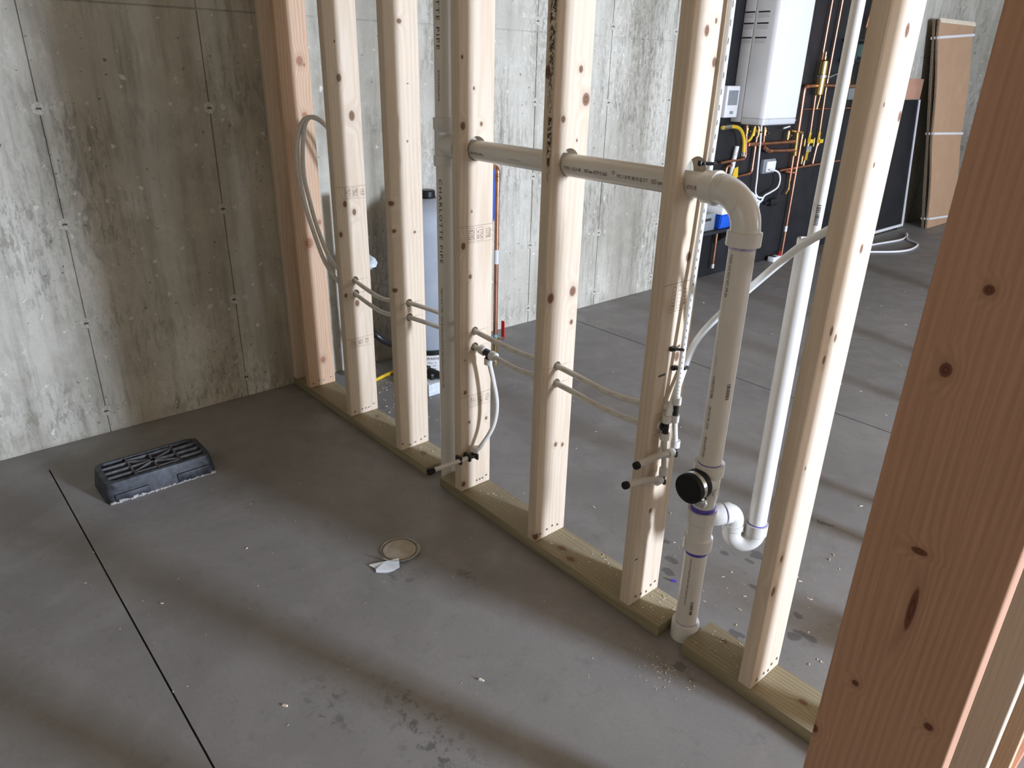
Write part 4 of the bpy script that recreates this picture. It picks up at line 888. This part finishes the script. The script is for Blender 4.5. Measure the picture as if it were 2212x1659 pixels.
for p in [(0.050, 5.279, 0.794), (0.050, 4.804, 1.439), (0.050, 4.360, 1.001), (0.050, 4.982, 1.432), (0.050, 5.439, 1.434)]: clamp(p)
q = [(0.085, 4.749, 1.429)][0]; bm = nb(); lathe(bm, Vector(q) - Vector((0, 0, .07)), (0, 0, 1), [(0, .014), (.01, .034), (.135, .036), (.14, .040), (.16, .040), (.165, .034), (.26, .032), (.275, .012), (.30, .012), (.305, .008), (.33, .008)], 20); sp_ = bpart('air_separator', bm, M['brass'], 'brass air separator')
bm = nb(); lathe(bm, Vector(q) + Vector((0, 0, .068)), (0, 0, 1), [(0, .0405), (0, .042), (.02, .042), (.02, .0405)], 20); obj('clamp_band', bm, M['steel'], sp_, world=True)
# circulator pump
q = [Vector(v) for v in [(0.090, 5.272, 1.723), (0.090, 5.123, 1.793), (0.090, 5.177, 1.634)]]
bm = nb(); c = q[0]; box(bm, .04, .15, c.y - .16, c.y + .16, q[1].z - .012, q[1].z + .012, .004); box(bm, .04, .15, c.y - .16, c.y + .16, q[2].z - .012, q[2].z + .012, .004); box(bm, .03, .11, c.y - .10, c.y + .12, q[2].z, q[1].z, .02)
for s in (-.13, .13):
    for z in (q[1].z, q[2].z): lathe(bm, (.10, c.y + s, z - .02), (0, 0, 1), [(0, .008), (.045, .008)], 8)
pm = bpart('pump', bm, M['iron'], 'black iron circulator pump')
bm = nb(); box(bm, .11, .20, c.y - .075, c.y + .055, q[2].z + .03, q[1].z - .03, .012, 3); lathe(bm, (.12, c.y + .10, (q[1].z + q[2].z) / 2), (1, 0, 0), [(0, .05), (.07, .05), (.08, .04)], 20); obj('pump_head', bm, M['teal'], pm, 'grey green pump head', world=True)
bm = nb(); box(bm, .2002, .2012, c.y - .045, c.y + .015, q[2].z + .05, q[1].z - .05, .012); obj('pump_plate', bm, M['ink'], pm, 'black data plate', world=True)
bm = nb(); tube(bm, smooth_path([(0.120, 5.215, 1.672), (0.120, 5.196, 1.621), (0.120, 5.104, 1.547), (0.120, 4.932, 1.527), (0.120, 4.801, 1.497)], 6), .005, 8); bpart('pump_cord', bm, M['grey_box'], 'grey flexible cord')
bm = nb(); q = [Vector(v) for v in [(0.050, 5.297, 1.418), (0.050, 5.526, 1.322)]]; box(bm, .02, .08, q[0].y, q[1].y, q[1].z, q[0].z, .006); bpart('aquastat', bm, M['grey_box'], 'grey control box')
# hoses and tubes under the boiler
def single(name, label, cat, pts, r, m, group=None, k=7):
    bm = nb(); tube(bm, smooth_path(pts, k), r, 12); o = obj(name, bm, M[m], smooth=60); tag(o, label, cat, group); return o
o = single('gas_hose', 'yellow gas hose curving down at the left under the boiler', 'hose', [(0.100, 3.392, 1.148), (0.100, 3.485, 1.152), (0.100, 3.583, 1.146), (0.100, 3.653, 1.114), (0.100, 3.703, 1.046), (0.100, 3.723, 0.951)], .0135, 'yellow', 'yellow hoses')
bm = nb(); q = [Vector(v) for v in [(0.100, 3.404, 1.148), (0.100, 3.497, 1.151)]]; tube(bm, q, .016, 12); obj('coupling', bm, M['steel'], o, 'steel coupling')
bm = nb(); q = [Vector(v) for v in [(0.100, 3.719, 0.964), (0.100, 3.724, 0.934)]]; tube(bm, q, .016, 12); obj('coupling', bm, M['steel'], o, 'steel coupling')
single('gas_hose', 'short yellow hose between the brass valves under the boiler', 'hose', [(0.070, 3.874, 1.132), (0.070, 3.866, 1.091), (0.070, 3.839, 1.052), (0.070, 3.799, 1.033)], .010, 'yellow', 'yellow hoses')
o = single('condensate_pipe', 'short white plastic pipe under the left side of the boiler', 'pipe', [(0.050, 3.699, 1.002), (0.050, 3.689, 0.941), (0.050, 3.676, 0.870), (0.050, 3.669, 0.777)], .018, 'white')
bm = nb(); q = [Vector(v) for v in [(0.050, 3.696, 0.964), (0.050, 3.690, 0.937)]]; tube(bm, q, .0195, 12); obj('coupling', bm, M['grey_box'], o, 'grey coupling')
bm = nb(); q = [Vector(v) for v in [(0.075, 3.670, 0.842), (0.075, 3.718, 0.853), (0.075, 3.730, 0.782), (0.075, 3.688, 0.726), (0.075, 3.633, 0.744), (0.075, 3.657, 0.794)]]
f0 = [bm.verts.new(v) for v in q]; f1 = [bm.verts.new(v + Vector((-.004, 0, 0))) for v in q]; bm.faces.new(f0); bm.faces.new(f1)
for i in range(6): bm.faces.new((f0[i], f0[(i + 1) % 6], f1[(i + 1) % 6], f1[i]))
o = obj('hang_tag', bm, M['yellow'], smooth=None); tag(o, 'yellow paper tag hanging on the copper pipe under the boiler', 'tag')
single('drain_tube', 'thin white tube hanging straight down from the boiler', 'tube', [(0.080, 3.951, 1.150), (0.080, 3.972, 1.013), (0.080, 3.989, 0.865), (0.080, 4.003, 0.746), (0.080, 4.016, 0.632), (0.080, 4.085, 0.582)], .0075, 'white', 'white tubes')
ob = thing('outlet_box', 'clear covered outlet box with a white looped cord on the black board', 'outlet', (.02, 4.2, .8))
q = [Vector(v) for v in [(0.030, 4.121, 0.881), (0.030, 4.296, 0.767)]]
bm = nb(); box(bm, .0185, .055, q[0].y, q[1].y, q[1].z, q[0].z, .006); obj('box', bm, M['grey_box'], ob, world=True)
bm = nb(); box(bm, .055, .075, q[0].y + .02, q[1].y - .02, q[1].z + .015, q[0].z - .015, .006); obj('cover', bm, M['white'], ob, world=True)
bm = nb(); tube(bm, smooth_path([(0.090, 4.156, 0.802), (0.090, 4.199, 0.799), (0.090, 4.300, 0.774), (0.090, 4.347, 0.719), (0.090, 4.332, 0.652), (0.090, 4.234, 0.619), (0.090, 4.141, 0.597), (0.090, 4.111, 0.559), (0.090, 4.044, 0.572), (0.090, 3.959, 0.631), (0.090, 3.839, 0.677), (0.090, 3.945, 0.632), (0.090, 4.052, 0.594), (0.090, 4.118, 0.580), (0.090, 4.080, 0.547), (0.090, 4.014, 0.582)], 7), .0075, 10); obj('cord', bm, M['white'], ob, 'white cord in a loop', world=True, smooth=60)
bm = nb(); q = [(0.070, 4.204, 0.800), (0.070, 4.250, 0.790)]; tube(bm, q, .014, 10); obj('plug', bm, M['white'], ob, world=True)
pl = thing('black_plug', 'black plug hanging on its cord beside the white looped cord', 'plug', (.03, 4.3, .5))
bm = nb(); q = [Vector(v) for v in [(0.040, 4.292, 0.516), (0.040, 4.484, 0.517)]]; c = (q[0] + q[1]) / 2; box(bm, .0185, .06, c.y - .06, c.y + .06, c.z - .03, c.z + .03, .012); box(bm, .0185, .04, c.y - .12, c.y - .05, c.z - .012, c.z + .01, .004); obj('body', bm, M['blk'], pl, world=True)
bm = nb(); tube(bm, smooth_path([(0.045, 4.412, 0.712), (0.045, 4.422, 0.636), (0.045, 4.426, 0.578), (0.045, 4.393, 0.542)], 6), .005, 8); obj('cord', bm, M['blk'], pl, world=True)
bm = nb(); q = [Vector(v) for v in [(0.100, 4.689, 0.961), (0.100, 4.770, 0.912)]]; box(bm, .095, .100, q[0].y, q[1].y, q[1].z, q[0].z, .002); tube(bm, [(.098, (q[0].y + q[1].y) / 2, q[0].z), (.07, (q[0].y + q[1].y) / 2, q[0].z + .05)], .0015, 6); o = obj('hang_tag', bm, M['grey_box']); tag(o, 'small grey tag hanging under a yellow valve handle', 'tag')
bm = nb(); q = [Vector(v) for v in [(0.075, 4.621, 0.294), (0.075, 4.614, 0.246)]]; c = (q[0] + q[1]) / 2; d = q[1] - q[0]; tube(bm, [(0.060, 4.643, 0.289), (0.060, 4.643, 0.240)], .0132, 14); bpart('pipe_tag', bm, M['white'], 'white printed tag')
# cooler on a grey carton, and the small box on the floor
q = [Vector(v) for v in [(0.260, 3.297, 0.461), (0.260, 3.759, 0.465), (0.260, 3.767, 0.571), (0.260, 3.778, 0.535)]]
Y0, Y1 = 3.23, 3.72; ZB = .46
ck = thing('cooler', 'blue and white cooler box behind the drain elbow', 'cooler', (.2, 3.43, ZB))
bm = nb(); vs = []
for z, i in ((ZB, .02), (ZB + .105, .0)):
    vs.append([bm.verts.new(p) for p in ((.06 + i, Y0 + i, z), (.30 - i, Y0 + i, z), (.30 - i, Y1 - i, z), (.06 + i, Y1 - i, z))])
bm.faces.new(vs[0]); bm.faces.new(vs[1])
for i in range(4): bm.faces.new((vs[0][i], vs[0][(i + 1) % 4], vs[1][(i + 1) % 4], vs[1][i]))
bmesh.ops.bevel(bm, geom=list(bm.edges), offset=.008, segments=2, affect='EDGES'); obj('tub', bm, M['blue'], ck, world=True)
bm = nb(); box(bm, .055, .305, Y0 - .005, Y1 + .005, ZB + .106, ZB + .155, .008); box(bm, .075, .285, Y0 + .03, Y1 - .09, ZB + .155, ZB + .21, .01); obj('lid', bm, M['white'], ck, 'white lid', world=True)
bm = nb(); box(bm, .0185, .31, 3.0, 3.74, ZB - .022, ZB - .001, .002); sh = obj('shelf', bm, M['black_board'], smooth=30); tag(sh, 'narrow black shelf on the wall holding the blue cooler', 'shelf')
for y in (3.08, 3.62):
    bm = nb(); slab(bm, [(.019, y, ZB - .022), (.26, y, ZB - .022), (.24, y, ZB - .04), (.019, y, ZB - .20)], .012); obj('bracket', bm, M['blk'], sh, None, None)
cart = thing('carton', 'small grey carton on the shelf, left of the blue cooler', 'carton', (.2, 3.1, ZB))
bm = nb(); box(bm, .08, .27, 3.04, 3.20, ZB, ZB + .12, .003); obj('carton_body', bm, M['grey_box'], cart, world=True)
bm = nb(); quad(bm, (.2702, 3.06, ZB + .07), (.2702, 3.15, ZB + .07), (.2702, 3.15, ZB + .09), (.2702, 3.06, ZB + .09)); obj('carton_print', bm, M['ink'], cart, None, None, world=True)
fb_ = thing('small_device', 'small white device with a red wire on the floor under the copper pipe', 'device', (.10, 4.45, 0))
q = [(0.081, 4.428, 0.000), (0.091, 4.557, 0.000)]; bm = nb(); box(bm, q[0][0] - .03, q[0][0] + .03, q[0][1], q[1][1], 0, .045, .006); obj('body', bm, M['white'], fb_, world=True)
bm = nb(); tube(bm, smooth_path([(q[1][0], q[1][1] - .02, .045), (q[1][0] - .02, q[1][1] + .03, .07), (q[1][0] - .03, q[1][1] + .08, .02)], 6), .005, 8); obj('wire', bm, M['red'], fb_, 'red wire', world=True)
bm = nb(); box(bm, q[0][0] - .031, q[0][0] + .031, q[0][1] + .02, q[0][1] + .05, .0452, .047); obj('screen', bm, M['blk'], fb_, world=True)
# leaning black panel with a white edge, the wood block above, flattened cartons
lp_ = thing('leaning_panel', 'black panel with a white edge leaning on the wall right of the boiler board', 'panel', (.1, 6.7, 0))
BLc, BRc, TRc, TLc = Vector((.115, 6.05, .018)), Vector((.105, 7.10, .018)), Vector((.035, 6.97, 1.31)), Vector((.035, 6.02, 1.31))
bm = nb(); slab(bm, (BLc, BRc, TRc, TLc), .016); obj('sheet', bm, M['black_board'], lp_, world=True)
bm = nb(); o_ = Vector((.009, 0, .0)); ins = .028
def edge(a, b, inn): slab(bm, (a + o_, b + o_, b + o_ + inn, a + o_ + inn), .012)
edge(BRc, TRc, Vector((0, -ins, 0))); edge(BLc, BRc, Vector((0, 0, ins))); obj('white_edge', bm, M['white'], lp_, 'white edge strip', None, world=True)
bm = nb(); box(bm, .06, .125, 6.1, 6.16, 0, .018); box(bm, .06, .115, 6.9, 6.96, 0, .018); obj('foot', bm, M['blk'], lp_, world=True)
bm = nb(); box(bm, .002, .045, 6.20, 6.94, 1.315, 1.505, .003); o = obj('ledger_block', bm, M['ply']); tag(o, 'reddish wooden board fixed to the concrete above the leaning black panel', 'board')
cd = thing('cardboard_bundle', 'tall strapped bundle of flattened cardboard boxes leaning in the far corner', 'cardboard', (.2, 7.5, 0))
bl, br, tr_, tl = Vector((.305, 7.27, .003)), Vector((.305, 7.96, .003)), Vector((.115, 7.70, 2.05)), Vector((.115, 6.78, 2.04))
nd = (br - bl).cross(tl - bl).normalized(); nd = nd if nd.x > 0 else -nd
for k in range(5):
    off = -nd * (.0115 * k); bm = nb(); rr = random.Random(k); rows = 12
    prev = None; jit = Vector((0, rr.uniform(-.012, .012), 0)) if k else Vector((0, 0, 0))
    for i in range(rows + 1):
        t = i / rows; a = bl.lerp(tl, t); b = br.lerp(tr_, t); bow = nd * (.016 * math.sin(PI * ((t * 2.2) % 1.0)) * (1 - .0 * k)) * (1 if k < 2 else -.3 * k / 4)
        row = []
        for p in (a, b):
            f = p + off + bow + jit; row += [bm.verts.new(f), bm.verts.new(f - nd * .009)]
        if prev:
            for u, v in ((0, 2), (2, 3), (3, 1), (1, 0)): bm.faces.new((prev[u], prev[v], row[v], row[u]))
        else: bm.faces.new((row[0], row[2], row[3], row[1]))
        prev = row
    bm.faces.new((prev[0], prev[2], prev[3], prev[1]))
    obj('sheet', bm, M['card'] if k == 0 else M['card_edge_shade'], cd, None if k == 0 else 'sheet behind the front one, shade put into its colour', world=True)
for t0, t1 in ((.052, .035), (.485, .47), (.92, .945)):
    bm = nb(); a = bl.lerp(tl, t0) + nd * .018; b = br.lerp(tr_, t1) + nd * .018; up = (tl - bl).normalized() * .012
    sd = (br - bl).normalized() * .004
    slab(bm, (a - up - sd, b - up + sd, b + up + sd, a + up - sd), .002); slab(bm, (a - up - sd - nd * .085, a - up - sd, a + up - sd, a + up - sd - nd * .085), .002); obj('strap', bm, M['strap'], cd, 'white strap', None, world=True)
bm = nb(); up = (tl - bl).normalized(); slab(bm, (tl + nd * .018 - up * .035, tr_ + nd * .018 - up * .035, tr_ + nd * .012 + up * .006, tl + nd * .012 + up * .006), .006); obj('top_flap', bm, M['chip'], cd, 'pale folded top edge', None, world=True)
wl_ = thing('wire_coil', 'loose white cable loops lying on the floor in front of the leaning panel', 'cable', (.45, 6.1, 0))
bm = nb(); tube(bm, smooth_path([(x, y, .011) for x, y in ((.30, 5.5), (.339, 5.917), (.40, 6.34), (.36, 6.6), (.30, 6.75), (.35, 6.62), (.45, 6.42), (.57, 6.32), (.622, 6.19), (.65, 5.95), (.60, 5.75), (.47, 5.55), (.3, 5.3))], 8), .010, 10); obj('cable', bm, M['white'], wl_, world=True, smooth=60)

for o in bpy.data.objects:
    if o.type == 'MESH' and o.parent and any(k in o.name for k in ('print', 'label_bars', 'grade_stamp', 'grout_edge')): o['kind'] = 'stuff'
